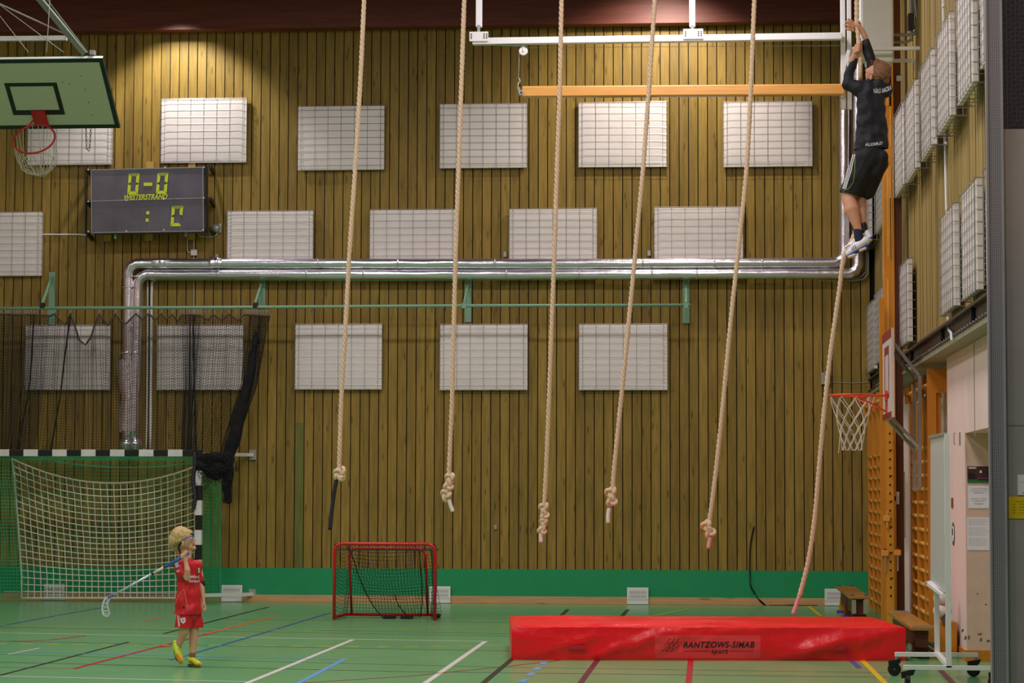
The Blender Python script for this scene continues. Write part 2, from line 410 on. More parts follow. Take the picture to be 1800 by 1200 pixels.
# ------------------------------------------------------------------ acoustic pads on both walls
def make_pad(label, depth, wire, group):
    t = thing('acoustic_panel', label, 'wall panel', (0, 0, 0), group)
    w, h, th = 1.195, .88, .055; y1 = -depth; y0 = -depth + th
    b = MB(); nx, nz = 12, 9; G = {}
    for i in range(nx + 1):
        for j in range(nz + 1):
            e = min(i, nx - i, j, nz - j); G[i, j] = len(b.v)
            b.v.append(V((-w / 2 + w * i / nx, y1 + (.012 if e == 0 else 0) + .004 * noise.noise(V((i * .6, j * .6, 3))), h * j / nz)))
    for i in range(nx):
        for j in range(nz): b.f.append((G[i, j], G[i + 1, j], G[i + 1, j + 1], G[i, j + 1]))
    o = b.build('panel_face', M_pad, t, smooth=True)
    MB().box((-w / 2, y1 + .0115, 0), (w / 2, y0, h)).build('panel_body', M_pad, t)
    b = MB(); r = .003; f = y1 - .008
    xs = [-w / 2 - .006, -w / 2 + .05] + [-w / 2 + .05 + (w - .1) * k / 6 for k in range(1, 6)] + [w / 2 - .05, w / 2 + .006]
    zs = [-.008] + [.055 + (h - .11) * k / 8 for k in range(9)] + [h + .008]
    for x in xs:
        p = [V((x, -.002, -.008)), V((x, f, -.008)), V((x, f, h + .008)), V((x, -.002, h + .008))]
        for a, c in zip(p, p[1:]): b.seg(a, c, r)
    for z in zs:
        p = [V((xs[0], -.002, z)), V((xs[0], f, z)), V((xs[-1], f, z)), V((xs[-1], -.002, z))]
        for a, c in zip(p, p[1:]): b.seg(a, c, r)
    if depth > .15:
        for dy in (.04, .1):
            for z in (-.008, h + .008): b.seg(V((xs[0], -dy, z)), V((xs[-1], -dy, z)), r)
            for x in (xs[0], xs[-1]): b.seg(V((x, -dy, -.008)), V((x, -dy, h + .008)), r)
    b.build('wire_cage', wire, t)
    return t
pads = []
pad0 = None
rows = [('top', [(283, 432, 285), (523, 675.5, 298), (773, 925.5, 294.5), (1017.5, 1171, 292.5), (1272, 1427, 292), (49, 195, 289)]),
        ('middle', [(-76, 73, 484), (398, 550, 483), (650, 802, 481), (895, 1049, 480), (1150, 1306, 478)]),
        ('bottom', [(45, 191, 684), (276, 426, 684), (518, 671, 683), (773, 927, 684), (1017.5, 1173, 684)])]
labs = {('top', 0): 'white caged panel directly above the scoreboard, brightly lit', ('top', 1): 'white caged panel in top row crossed by the leftmost rope',
        ('top', 2): 'white caged panel in top row crossed by the second rope', ('top', 3): 'white caged panel under the bright spot below the hanging wooden beam',
        ('top', 4): 'white caged panel in top row crossed by the fifth rope', ('top', 5): 'white caged panel behind the big hoop and hanging chain',
        ('middle', 0): 'white caged panel at left frame edge, left of the scoreboard', ('middle', 1): 'white caged panel just above silver pipes, right of the scoreboard',
        ('middle', 2): 'white caged panel above the pipes between first and second rope', ('middle', 3): 'white caged panel above the pipes crossed by the third rope',
        ('middle', 4): 'white caged panel above the pipes at right end, crossed by fifth rope', ('bottom', 0): 'white caged panel behind black net left of vertical silver pipes',
        ('bottom', 1): 'white caged panel behind black net right of vertical silver pipes', ('bottom', 2): 'white caged panel in bottom row crossed by the leftmost rope',
        ('bottom', 3): 'white caged panel in bottom row just right of the second rope', ('bottom', 4): 'white caged panel with bright glints at right end of bottom row'}
for rn, lst in rows:
    for i, (xa, xb, yb) in enumerate(lst):
        p = P((xa + xb) / 2, yb, W - .1); lab = labs[rn, i]
        if pad0 is None:
            pad0 = make_pad(lab, .085, M_wire, 'white caged panels on the plank wall'); pad0.location = (p.x, W - .022, p.z)
        else: dup(pad0, (p.x, W - .022, p.z), 0, lab)
padR = None
def rpad(xf, yb, Xf, lab, yfar=None):
    global padR, padR2
    q = PX(xf, yb, Xf)
    if yfar is None: yfar = q.y
    c = (XU - .018, yfar - .6, q.z)
    deep = XU - Xf > .1
    key = 'padR' if deep else 'padR2'
    g = globals().get(key)
    if g is None:
        g = make_pad(lab, XU - Xf, M_wireR, 'white caged panels on the right wall'); globals()[key] = g
        g.location = c; g.rotation_euler = (0, 0, -PI / 2)
    else: dup(g, c, -PI / 2, lab)
padR = None; padR2 = None
# local -Y (front) must face -X: rotation -90 degrees
rpad(1575, 347, 2.05, 'right wall upper caged panel nearest the orange column')
rpad(1595, 321, 2.05, 'right wall upper caged panel, second from the orange column')
rpad(1621, 284, 2.05, 'right wall upper caged panel, third from the orange column')
rpad(1650, 238, 2.05, 'right wall upper caged panel, fourth, above the thin white pipe')
rpad(1685, 186, 2.05, 'right wall upper caged panel reaching the top frame edge')
rpad(1725, 122, 2.05, 'right wall upper caged panel half hidden by grey perforated post')
rpad(1534, 411, 2.0, 'upper caged panel between climber and orange column')
rpad(1519, 425, 2.0, 'upper caged panel in the corner behind the climber', 32.15)
rpad(1583, 611, 2.11, 'lower caged panel just right of the orange column')
rpad(1661, 554, 2.13, 'lower right wall caged panel, left of the tight pair')
rpad(1697, 529, 2.13, 'lower right wall caged panel, right of the tight pair')
rpad(1740, 500, 2.13, 'lower right wall caged panel peeking beside grey perforated post')
rpad(1527, 655, 2.11, 'lower caged panel in the corner above the hoop')
rpad(1541, 640, 2.11, 'lower caged panel half hidden behind the orange column')

# ------------------------------------------------------------------ scoreboard
def scoreboard():
    Y = W - .45
    t = thing('scoreboard', 'dark electronic scoreboard with yellow-green digits in clear cover', 'scoreboard', P(260, 408, Y + .2))
    a, c_, d, e = P(161, 299, Y), P(357, 294, Y), P(358, 406, Y), P(162, 409, Y)
    off = V((0, .3, 0))
    face = mat('scoreboard_face', '#57525c', .3, var=.3, scale=3, bump=.05, spec=.6)
    MB().prism([e, d, c_, a], off).build('case', face, t)
    fr = mat('cover_frame', '#8f8f95', .35, metal=.5)
    b = MB()
    for p, q in ((a, c_), (c_, d), (d, e), (e, a), (P(161, 354, Y), P(357, 348, Y))): b.bar(p + V((0, -.012, 0)), q + V((0, -.012, 0)), .014, .014)
    b.build('cover_frame', fr, t)
    for x0, y0, x1, y1 in ((150, 297, 150, 410), (364, 291, 364, 407)):
        p = P(x0, y0, Y + .1); q = P(x1, y1, Y + .1)
        MB().bar(p, q, .02, .02).build('side_post', M_black, t)
    for (x, y) in ((153, 298), (153, 354), (153, 410), (369, 293), (369, 350), (369, 402)):
        p = P(x, y, Y + .15); MB().bar(p, V((p.x, W - .01, p.z - .05)), .035, .05).build('bracket', M_black, t)
    # digits
    dm = mat('flip_segment', '#d3e02a', .5, var=.05); dm2 = mat('dim_segment', '#8fa030', .5)
    ux = (c_ - a).normalized(); uz = V((.07, 0, 1)).normalized()
    def digit(x0, y0, x1, y1, segs, dim=''):
        o = P(x0, y1, Y) + V((0, -.012, 0)); w = (P(x1, y1, Y) - P(x0, y1, Y)).length * .86; h = (P(x0, y0, Y) - P(x0, y1, Y)).length
        s_ = w * .28; g = .005
        S = dict(a=[(g, h), (w - g, h), (w - s_, h - s_), (s_, h - s_)], d=[(g, 0), (s_, s_), (w - s_, s_), (w - g, 0)],
                 f=[(0, h / 2 + g), (0, h - g), (s_, h - s_ - g), (s_, h / 2 + s_ * .5)], e=[(0, g), (0, h / 2 - g), (s_, h / 2 - s_ * .5), (s_, s_ + g)],
                 b=[(w, h / 2 + g), (w - s_, h / 2 + s_ * .5), (w - s_, h - s_ - g), (w, h - g)], c=[(w, g), (w - s_, s_ + g), (w - s_, h / 2 - s_ * .5), (w, h / 2 - g)])
        dg = None
        for k in segs:
            b = MB().prism([o + ux * u + uz * v for u, v in S[k]], (0, -.006, 0))
            b.build('segment', dm2 if k in dim else dm, t)
    digit(224, 305, 246, 342, 'abcdef', 'a'); digit(274.5, 304, 296.5, 341, 'abcdef', 'a'); digit(300, 362, 323, 398, 'abdef', 'a')
    def blk(x0, y0, x1, y1, nm):
        p = P(x0, y1, Y); q = P(x1, y0, Y); MB().box((p.x, Y - .014, p.z), (q.x, Y - .002, q.z)).build(nm, dm, t)
    blk(253, 321, 268, 327, 'dash'); blk(257.5, 371.5, 263, 377, 'colon_dot'); blk(256.5, 384, 261.5, 390, 'colon_dot')
    o = P(219, 352, Y) + V((0, -.02, 0)); text('WESTERSTRAND', 'brand_lettering', mat('dull_yellow_print', '#cfd835', .5), t, o, ux, (0, 0, 1), (P(295, 352, Y) - P(219, 352, Y)).length, .075, shear=.3, bold=.035)
    b = MB()
    for (x, y) in ((155, 298), (155, 354), (155, 407), (222, 352), (288, 350), (222, 406), (288, 404), (290, 294), (358, 294), (358, 348), (357, 404)): b.ball(P(x, y, Y - .02), .013, 6)
    tag(b.build('screws', M_white, t), kind='stuff')
    wd_ = mat('pale_batten', '#b8903f', .6)
    for (x0, y0, x1, y1) in ((183, 410, 196, 424), (255, 410, 269, 423), (331, 405, 343, 421), (257, 284, 271, 296), (331, 284, 344, 296)):
        p = P(x0, y1, W - .06); q = P(x1, y0, W - .06); MB().box((p.x, W - .08, p.z), (q.x, W - .03, q.z)).build('batten', wd_, t)
    for (x, y) in ((203, 412), (327, 408)):
        p = P(x, y, Y + .1); MB().bar(p, p + V((0, 0, -.06)), .03, .03).build('foot', M_greenm, t)
scoreboard()
def wpt(x, y, d=.03): return P(x, y, W - d)
def cable(name, label, pts, r, m, cat='cable', d=.035, n=6, group=None):
    b = MB().tube(smooth_path([wpt(x, y, d) if len((x, y)) == 2 else None for x, y in pts], 4), r, n)
    return tag(b.build(name, m, smooth=True), label, cat, group)
b = MB().box(tuple(wpt(335, 449, .06)), tuple(V((wpt(346, 438, .06).x, W - .014, wpt(346, 438, .06).z)))); o = tag(b.build('junction_box', M_wplast, bevel=.006), 'small cream junction box below the scoreboard', 'junction box')
cable('cable', 'white cable from junction box up to scoreboard, right strand', [(341, 438), (341, 425), (343, 415), (342, 408)], .006, M_wplast)
cable('cable', 'white cable bending left out of the small junction box', [(335, 444), (330, 442), (329, 436), (329, 420), (328, 410)], .007, M_wplast)
cable('cable', 'long thin cable running down from junction box to the net', [(341, 449), (341, 540), (341, 640), (339, 790)], .005, M_wplast)
cable('cable', 'white conduit between left caged panel and scoreboard', [(72, 412), (110, 412), (140, 412), (155, 414)], .012, M_white)
cable('cable', 'short white cable looping from scoreboard to round siren', [(348, 409), (351, 414), (356, 416), (372, 416), (381, 412), (382, 407)], .006, M_wplast)
t = thing('siren', 'round grey siren box at lower right of scoreboard', 'siren', wpt(381, 408, .02))
b = MB().box(tuple(wpt(375, 409, .05)), (wpt(389, 393, .05).x, W - .014, wpt(389, 393, .05).z)); b.build('housing', M_galv, t, bevel=.01)
b = MB().lathe(wpt(380, 401, .05), (0, -1, 0), [(0, .06), (.03, .058), (.05, .04), (.055, .0)]); b.build('horn', M_galv, t, smooth=True)

# ------------------------------------------------------------------ silver pipes
def pipe(name, label, pts, r, bend=.0, jit=.0, d=.12, m=M_silver, cat='pipe'):
    P3 = []
    for p in pts: P3.append(P(p[0], p[1], W - (p[2] if len(p) > 2 else d)))
    out = [P3[0]]
    for i in range(1, len(P3) - 1):
        a = (P3[i - 1] - P3[i]).normalized(); c = (P3[i + 1] - P3[i]).normalized()
        out += [P3[i] + a * bend, P3[i] + (a + c) * bend * .3, P3[i] + c * bend]
    out.append(P3[-1])
    full = []
    for p, q in zip(out, out[1:]):
        n = max(1, int((q - p).length / .12)); full += [p.lerp(q, k / n) for k in range(n)]
    full.append(out[-1])
    b = MB().tube(full, r, 16, jit=jit)
    t = tag(b.build(name, m, smooth=True), label, cat)
    return t, out
tp, o1 = pipe('insulated_pipe', 'upper foil-wrapped pipe running across wall then down at left', [(225, 778), (226, 463), (900, 463.5), (1484, 461.5), (1484, 110)], .073, .12, .1, .2)
tp2, o2 = pipe('insulated_pipe', 'lower foil-wrapped pipe running beside and below the other', [(234, 772), (243, 482), (900, 482), (1508, 480.5), (1508, 80)], .073, .12, .1, .2)
for par, xs_, yy in ((tp, [370, 560, 700, 870, 1130, 1256, 1340], 463), (tp2, [262, 385, 540, 640, 890, 1018, 1146, 1225], 482)):
    for x in xs_:
        c = P(x, yy, W - .2); MB().tube([c - V((.012, 0, 0)), c + V((.012, 0, 0))], .078, 16).build('seam_band', M_silver, par, smooth=True)
for par, x in ((tp, 225), (tp2, 240)):
    for y in (486, 505, 620):
        c = P(x + (y - 486) * -.02, y, W - .2); MB().tube([c - V((0, 0, .012)), c + V((0, 0, .012))], .08, 16).build('seam_band', M_silver, par, smooth=True)
for par, x in ((tp, 222), (tp2, 238)):
    c = P(x, 780, W - .2); MB().tube([c + V((0, 0, .05)), c + V((0, -.02, 0)), c + V((0, .02, -.05)), c + V((0, .06, -.07))], [.08, .092, .09, .06], 16).build('elbow', M_silver, par, smooth=True)
c = P(370, 463, W - .2); e = P(392, 463, W - .2); MB().tube([c.lerp(e, k / 8) + V((0, 0, .004 * (k % 3))) for k in range(9)], [.084, .09, .082, .074, .078, .084, .08, .078, .076], 16, jit=.25).build('dented_sleeve', M_silver, tp, smooth=True)
c = P(268, 463, W - .2); e = P(302, 463, W - .2); MB().tube([c.lerp(e, k / 8) for k in range(9)], [.072, .078, .075, .07, .079, .073, .078, .074, .072], 12, jit=.3).build('dented_sleeve', M_silver, tp)
# loose foil jacket in front of the vertical runs
b = MB(); rowsJ = []
for y, xl in ((632, 205), (660, 208), (700, 214), (722, 211), (758, 208)):
    rowsJ.append([P(xl + (236 - xl) * k / 6, y + (2 if k % 2 else -2), W - .24 - .05 * math.sin(PI * k / 6)) for k in range(7)])
n0 = len(b.v)
for r_ in rowsJ: b.v += r_
for i in range(len(rowsJ) - 1):
    for k in range(6): b.f.append((i * 7 + k, i * 7 + k + 1, (i + 1) * 7 + k + 1, (i + 1) * 7 + k))
o = b.build('foil_jacket', M_silver, tp, smooth=False); so = o.modifiers.new('s', 'SOLIDIFY'); so.thickness = .006
b = MB().tube([P(265, 491, W - .14), P(700, 492, W - .14), P(1256, 489, W - .14)], .014, 6)
for x in range(275, 1250, 72): b.bar(P(x, 494, W - .14), P(x, 490, W - .14), .02, .02)
tag(b.build('support_rail', M_greenm), 'thin green-grey support strip under the silver pipes', 'rail')
cable('conduit_pipe', 'thin white pipe beside the vertical silver pipes, left one', [(259.5, 494), (259, 640), (257, 780), (252, 789)], .012, M_white, 'pipe', .06)
cable('conduit_pipe', 'white pipe beside the vertical silver pipes, right thicker one', [(272, 494), (267, 500), (266, 640), (264, 789)], .02, M_white, 'pipe', .06)
cable('conduit_pipe', 'inner grey conduit looping down round the corner pipe elbow', [(1440, 490), (1500, 490), (1519, 481), (1523, 465), (1523, 380)], .013, M_galv, 'pipe', .06)
cable('conduit_pipe', 'outer grey conduit looping round the corner pipe elbow', [(1440, 492), (1508, 492), (1523, 484), (1526, 465), (1526, 380)], .011, M_galv, 'pipe', .09)
for i, (x, y) in enumerate(((382, 449), (888, 445), (1141, 443))):
    p = wpt(x, y); MB()
    tag(MB().box((p.x - .02, W - .05, p.z - .05), (p.x + .02, W - .014, p.z + .02)).build('pipe_clip', M_galv), ['grey wall clip above left part of the pipes', 'grey wall clip on the planks above pipes mid wall', 'grey wall clip above pipes beside the rightmost panel'][i], 'clip', 'pipe clips above the silver pipes')

# ------------------------------------------------------------------ curtain rail with brackets
YR = 31.65
t = thing('curtain_rail', 'long pale green tube carrying the black ball net', 'rail', P(600, 540, YR))
MB().tube([P(-60, 542, YR), P(400, 540, YR), P(800, 537, YR), P(1214, 536, YR)], .021, 10).build('tube', M_greenm, t, smooth=True)
for (x, y0, y1, xr) in ((92, 478, 570, 75), (461, 487, 541, 449), (823, 490, 566, 816), (1206, 490, 568, 1206)):
    p = wpt(x, y0); q = wpt(x, y1)
    MB().box((p.x - .045, W - .04, q.z), (p.x + .045, W - .022, p.z)).build('bracket_plate', M_greenm, t)
    e = P(xr, 537, YR)
    MB().bar(p + V((0, -.02, -.08)), e + V((0, 0, .03)), .03, .04).build('bracket_arm', M_greenm, t)
    MB().box((e.x - .03, YR - .03, e.z - .035), (e.x + .03, YR + .03, e.z + .035)).build('clamp', M_black if x < 500 else M_greenm, t)
# ------------------------------------------------------------------ black ball net curtain
def curtain():
    t = thing('net_curtain', 'black mesh ball net bunched along the green rail at left', 'net', P(200, 545, YR))
    K = [(-60, 553, -60, -60), (0, 552, -2, -4), (38, 553, 36, 26), (60, 553, 56, 40), (88, 555, 78, 60), (97, 551, 92, 80), (106, 563, 100, 92), (114, 571, 112, 104), (124, 551, 122, 112),
         (131, 570, 130, 124), (140, 598, 139, 138), (150, 606, 150, 150), (160, 592, 161, 161), (168, 566, 170, 170), (175, 551, 178, 178), (190, 571, 190, 190), (203, 551, 204, 204),
         (213, 565, 214, 214), (222, 569, 224, 224), (239, 551, 240, 240), (250, 561, 250, 250), (262, 551, 262, 262), (273, 562, 273, 272), (284, 551, 284, 283), (293, 561, 293, 292), (303, 552, 302, 300),
         (312, 563, 312, 308), (320, 553, 322, 318), (337, 553, 334, 328), (353, 554, 345, 336), (366, 562, 356, 340), (375, 552, 366, 343), (388, 562, 380, 349), (403, 552, 396, 360), (418, 563, 412, 378), (429, 553, 424, 386), (440, 553, 428, 392), (476, 556, 452, 412)]
    dens = [1.9, 1.3, 1.5, 2.0, 2.4] + [4.1] * 21 + [2.4, 1.4, 1.2, 2.2, 3.4, 3.4, 3.4, 3.4, 3.4, 1.7, .9]
    S = []
    for i in range(len(K) - 1):
        a, c = K[i], K[i + 1]; n = max(1, int(abs(c[0] - a[0]) / dens[min(i, len(dens) - 1)]))
        for k in range(n):
            f = k / n; f2 = (1 - math.cos(f * PI)) / 2
            S.append((lerp(a[0], c[0], f), lerp(a[1], c[1], f2 if abs(a[1] - c[1]) > 25 else f), lerp(a[2], c[2], f), lerp(a[3], c[3], f)))
    NR = 52; G = []
    for i, (xt, yt, xm, xb) in enumerate(S):
        col = []; w1 = random.uniform(-.6, .6)
        for j in range(NR + 1):
            v = j / NR
            x = lerp(xt, xm, v * 2) if v < .5 else lerp(xm, xb, v * 2 - 1)
            # nearly parallel rows: the scallop of the top edge fades downward
            y = lerp(551, 796, v) + (yt - 551) * (1 - v) ** 1.6 * (1 if j else 1)
            y += 5. * noise.noise(V((xt * .05, v * 3, 0))) * (1 if j else 0) + 2.2 * noise.noise(V((xt * .16, v * 2, 5)))
            x += .8 * noise.noise(V((i * .7, v * 3, 9))) + w1 * .3
            col.append(P(x, y, YR + .05 * noise.noise(V((xt * .09, 0, 0))) + .02 * math.sin(i * 1.1)))
        G.append(col)
    b = MB().net(G, .0027, .003); tag(b.build('mesh_netting', M_blackn, t), kind='stuff')
    # heavy hem tape along the top
    b = MB(); b.tube([P(s[0], s[1], YR - .02) for s in S], .014, 5); b.build('hem_tape', mat('hem_tape', '#4a3f3c', .8), t, smooth=True)
    # ring clips
    b = MB()
    xs = [4, 9, 14, 19, 24, 29, 33, 37, 44, 50, 55, 60, 66, 74, 84, 97, 124, 175, 204, 239, 262, 284, 303, 318, 323, 328, 333, 338, 343, 348, 353, 360, 368, 377, 390, 403, 416] + [431 + 4 * k for k in range(11)]
    for x in xs:
        c = P(x, 548, YR); b.tube([c + V((0, 0, .035)), c + V((0, 0, -.03))], .006, 5); b.ball(c + V((0, 0, .01)), .012, 6)
    tag(b.build('ring_clips', M_galv, t), kind='stuff')
    # stray seams running down the net
    for pts in (((60, 553), (55, 640), (50, 690), (30, 795)), ((124, 551), (112, 640), (105, 700), (88, 795)), ((340, 553), (341, 640), (345, 795)), ((334, 553), (333, 700), (330, 795))):
        MB().tube(smooth_path([P(x, y, YR - .03) for x, y in pts], 5), .012, 5).build('seam_cord', M_blackn, t, smooth=True)
    return t
CURT = curtain()

# ------------------------------------------------------------------ organic shapes by voxel union
def cap_mesh(b, p0, r0, p1, r1, flat=1., side=None, n=14):
    p0 = V(p0); p1 = V(p1); d = p1 - p0; L = d.length
    d = d / L if L > 1e-6 else V((0, 0, 1))
    a = V(side) if side is not None else d.cross(V((.3, .2, 1)))
    a = (a - d * a.dot(d)).normalized(); c = d.cross(a)
    pr = []
    for k in range(6): t = PI / 2 * k / 6; pr.append((-r0 * math.cos(t) * (1 if flat >= 1 else 1), r0 * math.sin(t)))
    pr += [(0, r0), (L, r1)]
    for k in range(1, 7): t = PI / 2 * k / 6; pr.append((L + r1 * math.sin(t), r1 * math.cos(t)))
    base = len(b.v)
    for z, r in pr:
        r = max(r, 1e-4)
        for k in range(n): b.v.append(p0 + d * z + a * math.cos(2 * PI * k / n) * r + c * math.sin(2 * PI * k / n) * r * flat)
    m = len(pr)
    for i in range(m - 1):
        for k in range(n): b.f.append((base + i * n + k, base + i * n + (k + 1) % n, base + (i + 1) * n + (k + 1) % n, base + (i + 1) * n + k))
    b.f.append(tuple(base + k for k in range(n - 1, -1, -1))); b.f.append(tuple(base + (m - 1) * n + k for k in range(n)))
def organic(name, pieces, m, parent, voxel=.01, smooth=4, cuts=(), disp=0., dscale=8., inflate=0.):
    b = MB()
    for p in pieces:
        p0, r0, p1, r1 = p[:4]; flat = p[4] if len(p) > 4 else 1.; side = p[5] if len(p) > 5 else None
        cap_mesh(b, p0, r0 + inflate, p1, r1 + inflate, flat, side)
    me = bpy.data.meshes.new('tmp'); me.from_pydata([tuple(v) for v in b.v], [], b.f); me.update()
    o = bpy.data.objects.new('tmp', me); COL.objects.link(o)
    r = o.modifiers.new('r', 'REMESH'); r.mode = 'VOXEL'; r.voxel_size = voxel
    s = o.modifiers.new('s', 'SMOOTH'); s.iterations = smooth; s.factor = .5
    bpy.context.view_layer.update()
    me2 = bpy.data.meshes.new_from_object(o.evaluated_get(bpy.context.evaluated_depsgraph_get()))
    bpy.data.objects.remove(o)
    bm = bmesh.new(); bm.from_mesh(me2)
    for (pt, nr) in cuts:
        bmesh.ops.bisect_plane(bm, geom=bm.verts[:] + bm.edges[:] + bm.faces[:], plane_co=V(pt), plane_no=V(nr), clear_outer=True)
    bm.normal_update()
    if disp:
        for v in bm.verts: v.co += v.normal * disp * noise.noise(v.co * dscale)
    inv = wm(parent).inverted()
    for v in bm.verts: v.co = inv @ v.co
    bm.to_mesh(me2); bm.free(); me2.materials.clear(); me2.materials.append(m)
    me2.polygons.foreach_set('use_smooth', [True] * len(me2.polygons)); me2.name = name
    o = bpy.data.objects.new(name, me2); COL.objects.link(o); o.parent = parent
    return o
def q(px, py, Y, r): return (P(px, py, Y), r)
# gathered end of the net: bundle, heap over the goal corner, hanging tail
YG = 31.3
pc = []
def chain(pts, scale, Y):
    for a, c in zip(pts, pts[1:]): pc.append((P(a[0], a[1], Y), a[2] / scale, P(c[0], c[1], Y), c[2] / scale, .7))
chain([(450, 585, 4), (446, 620, 7), (437, 670, 9), (425, 720, 12), (411, 770, 13), (403, 797, 12)], 133, YR)
chain([(352, 806, 11), (375, 803, 14), (400, 806, 14), (402, 830, 13), (399, 860, 11), (401, 877, 9)], 133, YR - .35)
chain([(352, 818, 9), (368, 824, 14), (392, 825, 15)], 133, YR - .4)
chain([(366, 835, 7), (380, 838, 8)], 133, YR - .4)
o = organic('gathered_netting', pc, mat('bunched_net', '#0a090a', .9, bump=.8, bscale=60), CURT, .02, 3, disp=.02, dscale=7)
b = MB()
for k in range(60):
    x = random.uniform(350, 412); y = random.uniform(800, 850); c = P(x, y, YG - .12); a = random.uniform(0, 6.28)
    b.tube(smooth_path([c + V((random.uniform(-.09, .09), random.uniform(-.05, .02), random.uniform(-.09, .09))) for _ in range(4)], 3), .004, 4)
for k in range(26):
    x = random.uniform(393, 408); b.tube(smooth_path([P(x + random.uniform(-3, 3), y, YG - .1 + random.uniform(-.04, .02)) for y in (840, 860, 875, 884)], 3), .004, 4)
tag(b.build('loose_strands', M_blackn, CURT), kind='stuff')

# ------------------------------------------------------------------ handball goal
def handball_goal():
    Y = YG; t = thing('handball_goal', 'large goal with black and white striped frame and white net', 'goal', (P(350, 900, Y).x - 1.54, Y, 0))
    xr = P(349.5, 900, Y).x; x0 = xr - 3.12; ztop = P(350, 796, Y).z
    wht = mat('goal_white', '#dcdad6', .45)
    h = .042
    def sq(name, a, c, m): MB().box((min(a[0], c[0]), Y - h, min(a[2], c[2])), (max(a[0], c[0]), Y + h, max(a[2], c[2]))).build(name, m, t, bevel=.006)
    sq('crossbar', (x0 - h, 0, ztop - h), (xr + h, 0, ztop + h), M_black)
    sq('post', (xr - h, 0, 0), (xr + h, 0, ztop - h), M_black); sq('post', (x0 - h, 0, 0), (x0 + h, 0, ztop - h), M_black)
    e = .003
    def band(a, c): MB().box((a[0] - e, Y - h - e, a[1] - e), (c[0] + e, Y + h + e, c[1] + e)).build('white_band', wht, t)
    xe = P(322, 796, Y).x
    k = 0
    while xe > x0 + .2: 
        xs_ = xe - .197; MB().box((xs_, Y - h - e, ztop - h - e), (xe, Y + h + e, ztop + h + e)).build('white_band', wht, t); xe -= .394
    z = P(350, 827, Y).z
    while z > .05:
        MB().box((xr - h - e, Y - h - e, max(0.001, z - .197)), (xr + h + e, Y + h + e, z)).build('white_band', wht, t); z -= .394
    # arms to the wall
    for (xa, ya, xb, yb) in ((352, 798, 444, 799), (352, 1046, 444, 1044)):
        p = P(xa, ya, Y + .05); e_ = P(xb, yb, W - .04); MB().bar(p, e_, .035, .045).build('wall_arm', M_white, t)
        MB().box((e_.x - .05, W - .045, e_.z - .07), (e_.x + .05, W - .014, e_.z + .07)).build('wall_plate', M_galv, t)
    # green close-mesh net
    b = MB(); Yb = W - .12; st = .05
    xl = P(-75, 900, Y).x; xrr = P(387, 900, Yb).x
    def panel(A, B, C, D, n, m, sag=0.):   # A top left, B top right, C bottom right, D bottom left
        G = []
        for i in range(n + 1):
            u = i / n; top = A.lerp(B, u); bot = D.lerp(C, u)
            G.append([top.lerp(bot, j / m) + V((0, .03 * noise.noise(V((u * 5, j * .1, 0))), -sag * math.sin(PI * u) * (1 - j / m))) for j in range(m + 1)])
        return G
    b.net(panel(V((xl, Yb, 1.98)), V((xrr, Yb, 1.93)), V((xrr, Yb, .02)), V((xl, Yb, .02)), 76, 40, .03), .0028)
    b.net(panel(V((xr, Y + .05, 2.0)), V((xrr, Yb, 1.93)), V((xrr, Yb, .02)), V((xr, Y + .05, .02)), 20, 40), .0028)
    b.net(panel(V((xl, Y + .05, 2.03)), V((xr, Y + .05, 2.03)), V((xrr, Yb, 1.93)), V((xl, Yb, 1.93)), 72, 16, .02), .0026)
    b.net(panel(V((xl, Y + .1, 2.0)), V((P(20, 800, Y).x, Y + .1, 2.0)), V((P(38, 800, Y).x, Y + .3, .02)), V((xl, Y + .3, .02)), 18, 44, .0), .0030)
    tag(b.build('green_netting', M_gnet, t), kind='stuff')
    b = MB(); b.tube(smooth_path([P(60, 801, Y + .5), P(110, 813, Y + .5), P(200, 821, Y + .5), P(280, 820, Y + .5), P(340, 813, Y + .5)], 6), .008, 5); b.tube([P(387, 850, Yb), P(387, 1052, Yb)], .008, 5)
    b.build('green_border_cord', mat('green_cord', '#37b58a', .7), t)
    b = MB(); b.tube([P(8, 1040, Y + .7), P(340, 1044, Y + .7)], .012, 5); b.build('ground_bar', M_galv, t)
    # coarse white catch net
    NX, NZ = 27, 20; G = []
    for i in range(NX + 1):
        u = i / NX; col = []
        ytop = 806 * (1 - u) ** 2 + 2 * u * (1 - u) * 884 + 820 * u * u
        for j in range(NZ + 1):
            v = j / NZ
            xl_ = lerp(21, 38, min(1, v * 1.2) ** .8) ; x = lerp(xl_, 342, u)
            y = lerp(ytop, 1051, v) + 12 * math.sin(PI * v) * math.sin(PI * u) * (1 - v)
            y = min(y, 1053)
            col.append(P(x + .7 * noise.noise(V((i, j, 1)) * .8), y, Y + .3 + .35 * v + .1 * math.sin(PI * v)))
        G.append(col)
    b = MB().net(G, .0062); tag(b.build('white_netting', M_wnet, t), kind='stuff')
    b = MB().tube([g[0] for g in G], .011, 5); b.tube(G[0], .011, 5); b.tube([g[-1] for g in G], .014, 5); b.build('white_border_cord', M_wnet, t)
    # black wrap on the post
    b = MB().tube(smooth_path([P(341 + 2 * math.sin(k), y, Y - .06) for k, y in enumerate(range(795, 905, 10))], 3), .03, 7, jit=.3); b.build('tape_wrap', mat('black_tape', '#2a2530', .5, bump=.5), t, smooth=True)
handball_goal()

